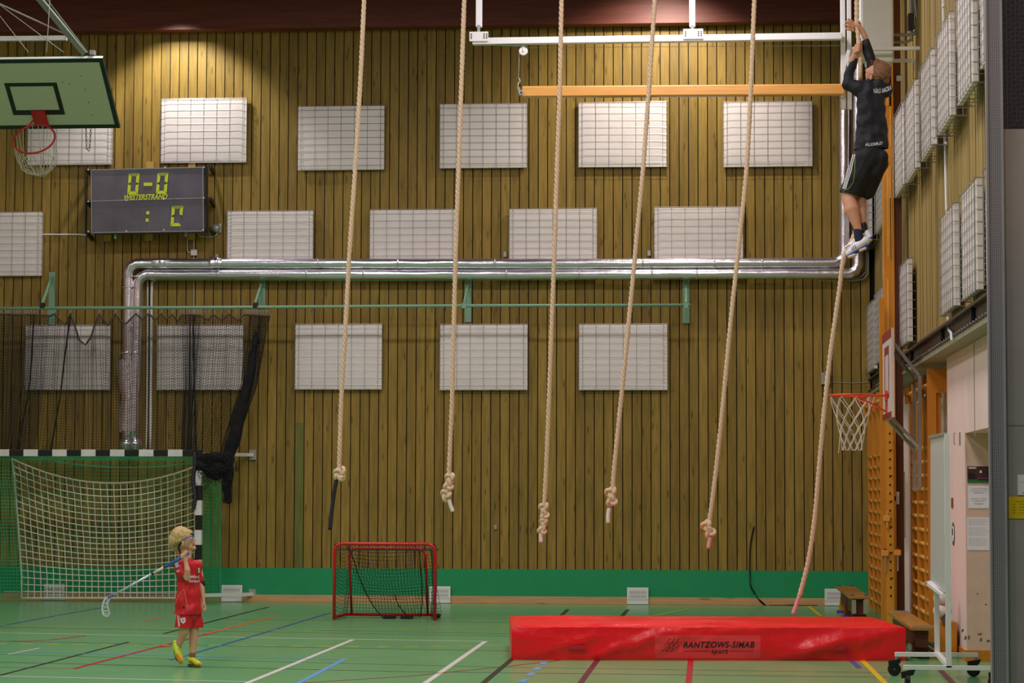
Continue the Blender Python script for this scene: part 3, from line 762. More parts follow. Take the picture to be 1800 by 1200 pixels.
# ------------------------------------------------------------------ small floorball goal
def floorball_goal():
    f0 = FL(583, 1089.5); f1 = FL(766, 1091); Y = 27.87; x0 = f0.x + .02; x1 = f1.x - .02; h = P(583, 955, Y).z
    t = thing('floorball_goal', 'small red tube floorball goal with black net', 'goal', ((x0 + x1) / 2, Y, 0))
    r = .019; Yr = Y + .72; c = .09
    hoop = [(x0, Y, 0), (x0, Y, h - c)] + [(x0 + c - c * math.cos(a), Y, h - c + c * math.sin(a)) for a in (PI / 6, PI / 3, PI / 2)] + [(x1 - c + c * math.sin(a), Y, h - c + c * math.cos(a)) for a in (0, PI / 6, PI / 3)] + [(x1, Y, h - c), (x1, Y, 0)]
    MB().tube(hoop, r, 10).build('front_frame', M_red, t, smooth=True)
    ax0 = P(614, 965, Yr - .1).x; ax1 = P(748, 965, Yr - .1).x; hz = P(614, 963, Yr - .1).z
    bx0 = P(618, 1083, Yr).x; bx1 = P(752, 1083, Yr).x; Yt = Yr - .3
    ax0 = P(614, 965, Yt).x; ax1 = P(748, 965, Yt).x; hz = P(614, 963, Yt).z
    rear = [(bx0, Yr, .03), (ax0, Yt, hz - c)] + [(ax0 + c - c * math.cos(a), Yt, hz - c + c * math.sin(a)) for a in (PI / 4, PI / 2)] + [(ax1 - c + c * math.sin(a), Yt, hz - c + c * math.cos(a)) for a in (0, PI / 4)] + [(ax1, Yt, hz - c), (bx1, Yr, .03)]
    MB().tube(rear, .016, 10).build('rear_frame', M_red, t, smooth=True)
    MB().tube([(x0, Y, .03), (x0 + .02, Yr, .03), (x1 - .02, Yr, .03), (x1, Y, .03)], r, 10).build('base_frame', M_red, t, smooth=True)
    b = MB(); n = 30; m = 20
    # hanging back net: from top bar sagging to base
    G = []
    for i in range(n + 1):
        u = i / n; col = []
        for j in range(m + 1):
            v = j / m; sag = .06 * math.sin(PI * u) * math.sin(PI * min(1, v * 1.3))
            col.append(V((lerp(lerp(x0 + .12, x1 - .12, u), lerp(x0, x1, u), v), lerp(Yt, Yr, v ** .7) - .25 * math.sin(PI * v) * math.sin(PI * u) * .8, lerp(hz, .03, v) - sag)))
        G.append(col)
    b.net(G, .0024)
    for xs, xt, xe in ((x0, ax0, bx0), (x1, ax1, bx1)):
        G = []
        for i in range(10):
            u = i / 9; G.append([V((lerp(xs, lerp(xt, xs, .3), u) + .02 * math.sin(PI * v_ / 18), lerp(Y, Yr - .2, u), lerp(lerp(h, hz, u), .03, v_ / 18) - .05 * math.sin(PI * u))) for v_ in range(19)])
        b.net(G, .0024)
    G = [[V((lerp(x0, x1, i / n), lerp(Y, Yt, j / 8), lerp(h, hz, j / 8) - .05 * math.sin(PI * j / 8))) for j in range(9)] for i in range(n + 1)]
    b.net(G, .0022)
    # inner drop net
    G = []
    for i in range(20):
        u = i / 19; G.append([P(lerp(lerp(612, 742, u), lerp(672, 738, u), (j / 18) ** 1.6), lerp(966, 1084, j / 18) + 6 * math.sin(PI * u) * (1 - j / 18), Y + .35) for j in range(19)])
    b.net(G, .0022)
    tag(b.build('black_netting', M_blackn, t), kind='stuff')
    for pts in (((609, 957), (622, 985), (630, 1010), (645, 1045), (660, 1070), (674, 1086)), ((694, 1045), (700, 1062), (712, 1078), (720, 1087)), ((738, 968), (739, 1000), (742, 1030), (742, 1060), (739, 1084))):
        MB().tube(smooth_path([P(x, y, Y + .35) for x, y in pts], 5), .007, 5).build('edge_cord', M_blackn, t)
    for (x, y) in ((686, 1087), (716, 1088)):
        c_ = P(x, y, Y + .4); c_.z = .03; MB().box((c_.x - .07, c_.y - .1, .005), (c_.x + .07, c_.y + .02, .03)).build('rubber_pad', M_black, t)
    b = MB().ball((x1 + .03, Y + .1, .05), .03, 8); b.build('net_knot', M_blackn, t)
floorball_goal()

# ------------------------------------------------------------------ floor vents
v0 = None
for i, (x, y0, y1) in enumerate(((95, 1022, 1051), (407, 1029, 1057), (773, 1032, 1060), (1121, 1035, 1063), (1469, 1035, 1064))):
    lab = ['white floor-level vent behind the white goal net', 'white floor-level vent between big goal and red goal, by the wall arm', 'white floor-level vent right behind the red goal', 'white floor-level vent in the middle behind the red mat', 'white floor-level vent beside the far bench'][i]
    c = P(x, y1, W - .09)
    if v0 is None:
        v0 = thing('wall_vent', lab, 'vent', (c.x, W - .06, .005), 'white vents along the green skirting')
        w, h = .29, .225; L = V((c.x, W - .06, .005))
        MB().box(L + V((-w / 2, -.03, 0)), L + V((w / 2, .0, h))).build('cover', M_white, v0, bevel=.006)
        b = MB()
        for k in range(14): b.box(L + V((-.11 + k * .0165, -.032, .085)), L + V((-.103 + k * .0165, -.029, .125))); b.box(L + V((-.11 + k * .0165, -.032, .14)), L + V((-.103 + k * .0165, -.029, .18)))
        tag(b.build('slots', mat('slot_grey', '#a09ea2', .6), v0), kind='stuff')
        MB().box(L + V((-w / 2, -.0325, .06)), L + V((w / 2, -.0295, .064))).build('cover_joint', M_galv, v0)
    else: dup(v0, (c.x, W - .06, .005), 0, lab)
p = FL(435, 1048, .1)

# ------------------------------------------------------------------ climbing ropes
YP = 22.4; SCP = FPX / YP
def twisted(path, R, m, name, parent, pitch=.15, seg=8):
    pts = smooth_path(path, 14); L = [0]
    for a, c in zip(pts, pts[1:]): L.append(L[-1] + (c - a).length)
    n = int(L[-1] / pitch * seg); b = MB(); samples = []; k = 0
    for i in range(n + 1):
        s_ = L[-1] * i / n
        while k < len(L) - 2 and L[k + 1] < s_: k += 1
        f = (s_ - L[k]) / max(1e-6, L[k + 1] - L[k]); samples.append((pts[k].lerp(pts[k + 1], f), s_))
    for st in range(3):
        line_ = []
        for i, (p, s_) in enumerate(samples):
            d = (samples[min(i + 1, n)][0] - samples[max(i - 1, 0)][0]).normalized()
            a = d.cross(V((0, 1, 0))).normalized(); c = d.cross(a); t_ = -2 * PI * (s_ / pitch + st / 3)
            line_.append(p + (a * math.cos(t_) + c * math.sin(t_)) * R * .5)
        b.tube(line_, R * .56, 6)
    return b.build(name, m, parent, smooth=True)
def knot(c, s, m, parent, rot=0., r=.022, seed=0):
    pts = []
    for k in range(36):
        t_ = 2 * PI * k / 36
        x = math.sin(t_) + 2 * math.sin(2 * t_); z = (math.cos(t_) - 2 * math.cos(2 * t_)) ; y = -math.sin(3 * t_)
        x, z = x * math.cos(rot) - z * math.sin(rot), x * math.sin(rot) + z * math.cos(rot)
        pts.append(V(c) + V((x * s * .30, y * s * .35, z * s * .36)))
    return MB().tube(pts, r, 8, closed=True).build('knot', m, parent, smooth=True)
def rope(label, pts, knots, tail, m=M_rope, tailm=None, topx=None):
    dx = (pts[0][0] - pts[1][0]) / (pts[1][1] - pts[0][1])
    t0 = P(pts[0][0], pts[0][1], YP); t1 = P(pts[1][0], pts[1][1], YP); d = (t0 - t1); topv = t0 + d * ((8.7 - t0.z) / d.z)
    path = [topv] + [P(p_[0], p_[1], YP + (p_[2] if len(p_) > 2 else 0)) for p_ in pts]
    t = thing('climbing_rope', label, 'rope', topv, 'climbing ropes hanging in a row')
    twisted(path, .0225, m, 'rope_strands', t)
    MB().lathe(topv + V((0, 0, -.05)), (0, 0, 1), [(0, .03), (.03, .04), (.05, .04)]).build('ceiling_mount', M_galv, t)
    for i, (x, y, s, rot) in enumerate(knots): knot(P(x, y, YP), s / SCP, m, t, rot, .0185)
    if tail: MB().tube(smooth_path([P(x, y, YP) for x, y in tail], 4), .019, 8).build('taped_end', tailm or mat('white_tape', '#e3d8d0', .6), t, smooth=True)
    return t
rope('leftmost climbing rope, ending in a knot and black sleeve', [(640, 0), (633, 150), (624, 300), (614, 450), (606, 600), (600, 700), (596, 828)],
     [(598, 832, 11, .4), (596, 834, 9, 1.4)], [(592, 840), (588, 862), (583, 900), (580, 931)], tailm=mat('black_sleeve', '#16161a', .6, bump=.6, bscale=60))
rope('second climbing rope from left with stacked knots above the red goal', [(816, 0), (811, 150), (806, 300), (801, 450), (797, 600), (794, 720), (789, 832), (786, 875)],
     [(791, 840, 8, .2), (788, 853, 8, 1.1), (784, 870, 9, 2.)], [(789, 878), (792, 888), (796, 899)])
rope('third climbing rope from left, slim knots and short white end', [(987, 0), (984, 150), (979, 300), (975, 430), (968, 620), (963, 760), (957, 885), (952, 935)],
     [(956, 892, 8, .3), (957, 905, 7, 1.5), (956, 917, 6, .2), (953, 931, 7, .9)], [(951, 937), (951, 953)])
rope('fourth climbing rope from left, thick double knot', [(1151, 0), (1141, 150), (1130, 300), (1118, 430), (1104, 580), (1092, 700), (1080, 820), (1077, 862), (1073, 885)],
     [(1074, 866, 10, .4), (1075, 880, 9, 1.3)], [(1071, 893), (1069, 905), (1069, 919)])
rope('fifth climbing rope from left, low knot with pink end', [(1326, 0), (1320, 150), (1312, 300), (1299, 430), (1285, 560), (1270, 720), (1256, 850), (1247, 918), (1248, 938)],
     [(1242, 924, 9, .5), (1248, 935, 9, 1.6)], [(1248, 944), (1245, 964)], tailm=mat('pink_tape', '#dba6a6', .6))
rope('rightmost climbing rope the man climbs, tail above red mat', [(1506, 0), (1506, 35), (1508, 60), (1512, 100), (1512, 135, .02), (1514, 160, .16), (1515, 260, .24), (1512, 340, .2), (1505, 400, .12), (1493, 432, .03), (1483, 452, -.02), (1474, 520), (1460, 620), (1449, 720), (1440, 820), (1431, 920), (1420, 990), (1405, 1048)],
     [], [(1405, 1047), (1400, 1062), (1394, 1079)], M_rope, mat('pink_tape', '#dba6a6', .6))

# ------------------------------------------------------------------ gym boom apparatus
YBm = 26.5
t = thing('hoist_rail', 'long white horizontal rail hung from white posts at the top', 'rail', P(1150, 68, YBm))
a = P(831, 73.5, YBm); c = P(1480, 64, YBm); a = V((a.x, YBm, a.z)); MB().bar(a, V((c.x, YBm, c.z)), .09, .075).build('rail_bar', M_white, t, bevel=.006)
for (x0, x1, y0, y1, hx) in ((826, 859, 57, 74, 842), (1201, 1236, 52, 70, 1217)):
    p = P(x0, y1, YBm); e = P(x1, y0, YBm); pl = MB().box((p.x, YBm - .055, p.z), (e.x, YBm - .045, e.z)).build('splice_plate', M_white, t)
    b = MB(); 
    for k in range(3):
        for z_ in range(3):
            for off in (-.085, .06, .09):
                cx = (p.x + e.x) / 2 + off + .0; b.box((cx - .006, YBm - .058, p.z + .03 + z_ * .022), (cx + .006, YBm - .0545, p.z + .042 + z_ * .022))
    b.build('punched_holes', M_black, pl)
    hp = P(hx, 48, YBm); MB().bar(hp, V((hp.x, YBm, 8.75)), .068, .068).build('hanger_post', M_white, t, bevel=.006)
    MB().bar(hp + V((0, -.03, .02)), hp + V((0, -.03, -.1)), .03, .02).build('hanger_lug', M_galv, t)
t = thing('pulley', 'white pulley wheel with bracket under the rail left end', 'pulley', P(920, 90, YBm))
c = P(920, 90, YBm); MB().lathe(c + V((0, -.02, 0)), (0, 1, 0), [(0, .046), (.006, .05), (.034, .05), (.04, .046)], 20).build('wheel', M_white, t)
MB().bar(P(872, 79, YBm), P(925, 81, YBm), .03, .015).build('bracket', M_greenm, t); MB().ball(c + V((0, -.025, 0)), .008, 6).build('axle', M_galv, t)
MB().bar(P(920, 80, YBm), P(920, 92, YBm), .012, .05).build('cheek', M_white, t)
b = MB().tube([P(925, 84, YBm), P(1479, 80, YBm)], .0025, 5); b.tube([P(913, 92, YBm), P(912, 138, YBm)], .004, 5)
b.tube(smooth_path([P(912, 137, YBm), P(914, 143, YBm), P(911, 148, YBm), P(911, 158, YBm)], 4), .007, 6)
tag(b.build('hoist_wire', M_galv), 'thin steel wire and hook lifting the wooden beam end', 'wire')
t = thing('balance_beam', 'long varnished wooden beam hanging level below the white rail', 'beam', P(1200, 160, YBm))
p0 = P(918, 162, YBm); p1 = P(1485, 158, YBm)
MB().bar(p0, V((p1.x, YBm, p1.z)), .1, .125).build('timber', M_lbeam, t, bevel=.015)
MB().lathe(P(917, 164, YBm) + V((0, -.05, 0)), (0, -1, 0), [(0, .028), (.006, .028)], 12).build('bolt_washer', M_galv, t)
MB().lathe(P(917, 164, YBm) + V((0, -.056, 0)), (0, -1, 0), [(0, .011), (.008, .011)], 8).build('bolt_head', M_black, t)
MB().bar(P(912, 158, YBm) + V((0, 0, .03)), P(914, 168, YBm), .02, .01).build('end_strap', M_galv, t)
t = thing('apparatus_post', 'white double-channel steel post left of the climber', 'post', P(1487, 100, YBm))
for (x, w) in ((1482, .055), (1493, .05)):
    p = P(x, 110, YBm + .08); MB().box((p.x - w / 2, YBm + .06, P(x, 190, YBm).z), (p.x + w / 2, YBm + .12, 8.75)).build('channel', M_white, t, bevel=.006)
MB().bar(P(1480, 130, YBm), P(1492, 88, YBm), .02, .04).build('brace', M_white, t); MB().bar(P(1480, 130, YBm), P(1481, 170, YBm), .03, .04).build('brace', M_white, t)

# ------------------------------------------------------------------ air handling unit and pipes at the corner
YA = 25.0
t = thing('air_handling_unit', 'big white ventilation box near the top right corner', 'ventilation unit', P(1543, 90, YA))
p = P(1512, 96, YA); e = P(1571, 0, YA); MB().box((p.x, YA, p.z), (e.x, YA + .55, 8.4)).build('casing', M_white, t, bevel=.03)
p = P(1524, 110, YA + .1); e = P(1572, 84, YA + .1); MB().box((p.x, YA + .08, p.z), (e.x, YA + .5, e.z)).build('drip_tray', M_wplast, t, bevel=.03)
for (x0, y, x1) in ((1498, 85.5, 1619), (1490, 107, 1608)):
    a = P(x0, y, YA - .02 + (y - 85) * .03); c = P(x1, y - .5, YA - .02 + (y - 85) * .03); MB().bar(a, c, .04, .035).build('wall_bracket', M_white, t); MB().bar(c + V((0, 0, .02)), c + V((0, 0, -.1)), .02, .02).build('bracket_end', M_white, t)
p = P(1538, 95, YA + .3); MB().tube([p, p + V((0, 0, -.3))], .05, 14).build('drain_stub', M_galv, t, smooth=True)
MB().box((P(1552, 100, YA + .3).x, YA + .2, P(1552, 112, YA).z), (P(1560, 100, YA + .3).x, YA + .3, P(1552, 95, YA).z)).build('hanger', M_white, t)
def acable(nm, lab, pts, r, m=M_galv, Y=25.3): tag(MB().tube(smooth_path([P(x, y, Y) for x, y in pts], 5), r, 8).build(nm, m, smooth=True), lab, 'pipe')
acable('conduit_pipe', 'outer grey pipe bending left toward ventilation box', [(1607, -60), (1608, 0), (1613, 46), (1608, 58), (1597, 61), (1569, 61)], .018)
acable('conduit_pipe', 'lower thin pipe curving under the ventilation box side', [(1600, -60), (1602, 60), (1600, 70), (1590, 74), (1569, 74)], .014)
acable('conduit_pipe', 'straight grey pipe beside the ventilation box', [(1601, -60), (1605, 52)], .02, Y=25.6)
t = tag(MB().box(tuple(P(1597, 50, 25.2)), tuple(P(1604, 28, 25.35))).build('cable_box', M_black), 'small black device on the pipes right of ventilation box', 'box')
# thin white conduit on the right wall
b = MB(); b.tube([PX(1657, -80, XU - .03), PX(1658, 20, XU - .03), PX(1662, 300, XU - .03), PX(1664, 385, XU - .03)], .013, 6); b.tube([PX(1666.5, 556, XU - .03), PX(1668, 580, XU - .06), PX(1672, 585, XU - .12), PX(1673, 598, XU - .12)], .012, 6)
for y in (10, 150, 252, 385, 570): b.ball(PX(1658 + y * .016, y, XU - .035), .02, 6)
tag(b.build('conduit_pipe', M_white), 'thin white vertical conduit on the right plank wall', 'pipe')

# ------------------------------------------------------------------ glulam column and posts at right
YC = 26.6
def px2x(px, Y, py=700): return P(px, py, Y).x
t = thing('timber_column', 'tall orange glulam column running up the right wall', 'column', (px2x(1565, YC), YC, 0))
xa, xb, xc_ = px2x(1553, YC, 400), px2x(1572, YC, 400), px2x(1586, YC, 400)
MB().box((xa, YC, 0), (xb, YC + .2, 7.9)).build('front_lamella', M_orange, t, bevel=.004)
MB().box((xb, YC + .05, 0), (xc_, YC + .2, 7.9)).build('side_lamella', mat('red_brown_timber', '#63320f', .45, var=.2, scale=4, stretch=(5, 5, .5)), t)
b = MB()
for k in range(9): 
    x = lerp(xa, xb, random.uniform(.2, .8)); z = random.uniform(.5, 6.5); b.box((x - .008, YC - .004, z), (x + .012, YC, z + random.uniform(.5, 1.1)))
b.build('repair_strip', mat('pale_strip', '#dd9c3c', .4), t)
z = P(1585, 137, YC).z; xx = px2x(1576, YC, 137); MB().box((xx, YC + .02, z - .03), (xx + .06, YC + .05, z + .03)).build('eye_plate', M_galv, t)
t = thing('beam_post', 'lower orange wooden post with drilled holes beside column', 'post', (px2x(1556, YC - .35), YC - .35, 0))
Y = YC - .3; xl_ = px2x(1547, Y, 700); zt = P(1549, 522, Y).z
MB().box((xl_, Y, 0), (xl_ + .055, Y + .1, zt)).build('upright', M_orange, t, bevel=.004)
x1_ = px2x(1557, Y, 900); x2_ = px2x(1571, Y, 900); MB().box((x1_, Y, 0), (x2_, Y + .06, P(1560, 740, Y).z)).build('holed_board', mat('holed_board', '#d9952c', .4, var=.1, scale=4, stretch=(5, 5, .5)), t)
b = MB(); xh = px2x(1565, Y, 900)
for i, y in enumerate(range(762, 1050, 15)):
    z = P(1565, y, Y).z; b.box((xh - .008, Y - .003, z - .012), (xh + .008, Y, z + .012))
    if i % 3 == 2: b.box((xh + .012, Y - .003, z - .002), (xh + .022, Y, z + .016))
tag(b.build('drilled_holes', M_dark, t), kind='stuff')
for j, (x, y, lab) in enumerate(((1559, 911, 'small pale wooden clamp block high on the holed post'), (1556, 972, 'wooden clamp block with red top on the holed post'), (1578, 971, 'wooden clamp block with red top right of holed post'))):
    c = P(x, y, Y - .03); tt = thing('clamp_block', lab, 'clamp', c, 'wooden clamps on the posts')
    MB().box(c + V((-.035, -.03, -.03)), c + V((.035, .03, .03))).build('block', M_rung, tt, bevel=.006)
    if j: MB().box(c + V((-.015, -.02, .03)), c + V((.015, .02, .05))).build('red_knob', M_red, tt); MB().box(c + V((-.008, -.02, -.2)), c + V((.008, 0, -.03))).build('threaded_rod', M_galv, tt)
    else: MB().box(c + V((-.012, -.02, -.1)), c + V((.012, .0, .09))).build('wooden_pin', M_rung, tt)
c = P(1575, 875, YC + .028); t = thing('switch_box', 'grey wall switch box on the orange column', 'switch box', c)
MB().box(c + V((-.035, -.02, -.07)), c + V((.035, .02, .07))).build('housing', M_wplast, t, bevel=.005); MB().box(c + V((-.018, -.028, -.03)), c + V((.018, -.02, .02))).build('button', M_galv, t)
# plaster strip items between column and bars
q_ = P(1586, 705, 28.5); t = thing('wall_sign', 'narrow red sign on white wall strip right of column', 'sign', q_)
MB().box(q_ + V((-.02, -.005, -.1)), q_ + V((.012, .0, .1))).build('sign_plate', mat('sign_red', '#c92a48', .5), t)
q_ = P(1587, 890, 28.4); tag(MB().box((q_.x - .04, 28.4, P(1587, 945, 28.4).z), (q_.x + .03, 28.43, P(1587, 829, 28.4).z)).build('wall_cabinet', mat('olive_grey', '#8d8c62', .6), None), 'narrow olive cabinet on white wall strip right of column', 'cabinet')
# white door leaf strip behind
tag(MB().box((px2x(1573, 28.6), 28.6, .05), (px2x(1596, 28.6), 28.66, 2.66)).build('door_1', M_plaster), kind='structure')

# ------------------------------------------------------------------ wall bars
def wall_bars(label, ys, X, ztop, endboard=None):
    t = thing('wall_bars', label, 'wall bars', (X + .08, (ys[0] + ys[-1]) / 2, 0), 'wooden wall bars on the right wall')
    for k, y in enumerate(ys):
        MB().box((X, y - .02, 0), (X + .1, y + .02, ztop)).build('stile', M_orange, t, bevel=.003)
    for a, c in zip(ys, ys[1:]):
        z = .12
        while z < 2.1:
            MB().tube([(X + .025, a, z), (X + .025, c, z)], .021, 8).build('rung', M_rung, t, smooth=True); z += .143
        MB().tube([(X - .02, a, ztop - .14), (X - .02, c, ztop - .14)], .021, 8).build('rung', M_rung, t, smooth=True)
        MB().box((X - .05, a - .02, ztop - .24), (X, a + .02, ztop - .06)).build('rung_bracket', M_orange, t)
    return t
wall_bars('wooden wall bars in the far corner beside green skirting', [32.0, 31.15, 30.3, 29.45], 2.07, 2.78)
t = wall_bars('wooden wall bars with steel basket frame, nearer the whiteboard', [26.75, 25.9, 25.05, 24.2], 2.2, 2.74)
e0 = P(1630, 647, 24.1); e1 = P(1668, 690, 24.1)
MB().prism([(e0.x, 24.14, .02), (P(1648, 900, 24.1).x, 24.14, .02), (P(1648, 900, 24.1).x, 24.14, e1.z), (e1.x, 24.14, e1.z), (e1.x, 24.14, e0.z), (e0.x, 24.14, e0.z)], (0, .04, 0)).build('end_board', mat('varnished_plywood', '#c57d1c', .35, var=.08, scale=3, stretch=(4, 4, .6)), t, bevel=.002)
for (x, y) in ((1615, 707), (1612, 708), (1626, 695)):
    c = P(x, y, 24.4); MB().ball(c, .015, 8).build('bolt', M_galv, t)
MB().box(tuple(P(1648, 698, 24.2)), tuple(P(1654, 693, 24.3))).build('hinge', M_galv, t)

# ------------------------------------------------------------------ right basketball basket
def hoop_net(cx, axis_u, axis_v, down, R, n, levels, m, parent, r=.004, lean=V((0, 0, 0)), loose=True):
    b = MB(); G = []
    for k, (dz, rr) in enumerate(levels):
        row = []
        for i in range(n * 2):
            a = 2 * PI * (i + (.0)) / (n * 2); row.append(cx + (axis_u * math.cos(a) + axis_v * math.sin(a)) * rr + down * dz + V((noise.noise(V((i, k, 1))), noise.noise(V((i, k, 5))), noise.noise(V((i, k, 9))) * .5)) * .018 * (k > 0))
        G.append(row)
    for k in range(len(G) - 1):
        for i in range(0, n * 2, 1):
            if (i + k) % 2 == 0:
                for j in (-1, 1): b.tube([G[k][i], G[k][i].lerp(G[k + 1][(i + j) % (n * 2)], .5) + V((0, 0, -.008)), G[k + 1][(i + j) % (n * 2)]], r, 4)
    if loose:
        last = len(G) - 1
        for i in range(n * 2):
            if (i + last) % 2 == 0:
                p = G[-1][i]; q2 = G[-1][(i + 2) % (n * 2)]; b.tube([p, p.lerp(q2, .3) + down * .05, p.lerp(q2, .7) + down * .05, q2], r, 4)
    return tag(b.build('hoop_net', m, parent), kind='stuff')
YH = 24.6
bx = PX(1559, 700, 1.80); bc = P(1559, 660, YH)
t = thing('basketball_basket', 'small practice basket with white red-edged board on wall bars', 'basketball hoop', (bc.x, YH, 0))
Xb = bc.x; z0 = P(1559, 736, YH).z; z1 = P(1559, 583, YH).z; y0, y1 = YH - .6, YH + .6
MB().box((Xb, y0, z0), (Xb + .03, y1, z1)).build('backboard', mat('board_white', '#cfc4bd', .5), t)
rm = mat('dark_red_paint', '#8e2418', .5)
MB().box((Xb - .004, y0, z1 - .09), (Xb, y1, z1)).build('board_edge_stripe', rm, t); MB().box((Xb - .004, y0, z0), (Xb, y1, z0 + .06)).build('board_edge_stripe', rm, t)
zr = P(1500, 695, YH).z
for (ya, yb, za, zb) in ((-.295, .295, zr + .42, zr + .50), (-.295, -.25, zr + .02, zr + .42), (.25, .295, zr + .02, zr + .42), (-.295, .295, zr - .03, zr + .02)):
    MB().box((Xb - .004, YH + ya, za), (Xb, YH + yb, zb)).build('target_stripe', rm, t)
om = mat('orange_rim', '#e04a22', .35)
xc = P(1497.5, 695, YH).x; R = .232; c = V((xc, YH, zr))
b = MB().tube([c + V((R * math.cos(2 * PI * k / 32), R * math.sin(2 * PI * k / 32), 0)) for k in range(32)], .012, 8, closed=True); b.build('rim', om, t, smooth=True)
b = MB()
for s_ in (-1, 1): b.tube([c + V((R * .8, s_ * R * .6, 0)), V((Xb - .02, YH + s_ * .08, zr))], .009, 6); b.tube([c + V((.05, s_ * R, -.02)), V((Xb - .02, YH + s_ * .06, zr - .16))], .009, 6)
b.build('rim_stay', om, t); MB().box((Xb - .02, YH - .08, zr - .05), (Xb - .004, YH + .08, zr + .05)).build('rim_plate', om, t); MB().box((Xb - .018, YH - .02, zr - .18), (Xb - .004, YH + .02, zr)).build('rim_plate', om, t)
hoop_net(c, V((1, 0, 0)), V((0, 1, 0)), V((0, 0, -1)), R, 9, [(0.01, R), (.13, R * .84), (.24, R * .7), (.33, R * .6), (.42, R * .52), (.51, R * .46)], M_wnet, t, .0042)
b = MB().tube(smooth_path([P(1478, 745, YH - .1), P(1476, 775, YH - .1), P(1474, 796, YH - .1)], 3), .004, 4); b.build('loose_thread', M_wnet, t)
for (pa, pb) in (((1570, 602), (1616, 660)), ((1571, 620), (1607, 667)), ((1563, 740), (1605, 787)), ((1567, 733), (1615, 785))):
    A = P(pa[0], pa[1], YH + .1); B_ = P(pb[0], pb[1], YH + .35 if pb[0] < 1610 else YH); MB().bar(A, B_, .03, .03).build('strut', M_galv, t)
for x, Yk, y2 in ((1607, YH + .35, 863), (1616.5, YH, 861)):
    A = P(x, 660, Yk); B_ = P(x + .5, y2, Yk); MB().bar(A, B_, .035, .03).build('support_rail', M_galv, t)
MB().tube([P(1606, 672, YH + .3), P(1617, 664, YH)], .018, 8).build('cross_tube', mat('rusty_red', '#9a4a34', .5), t)

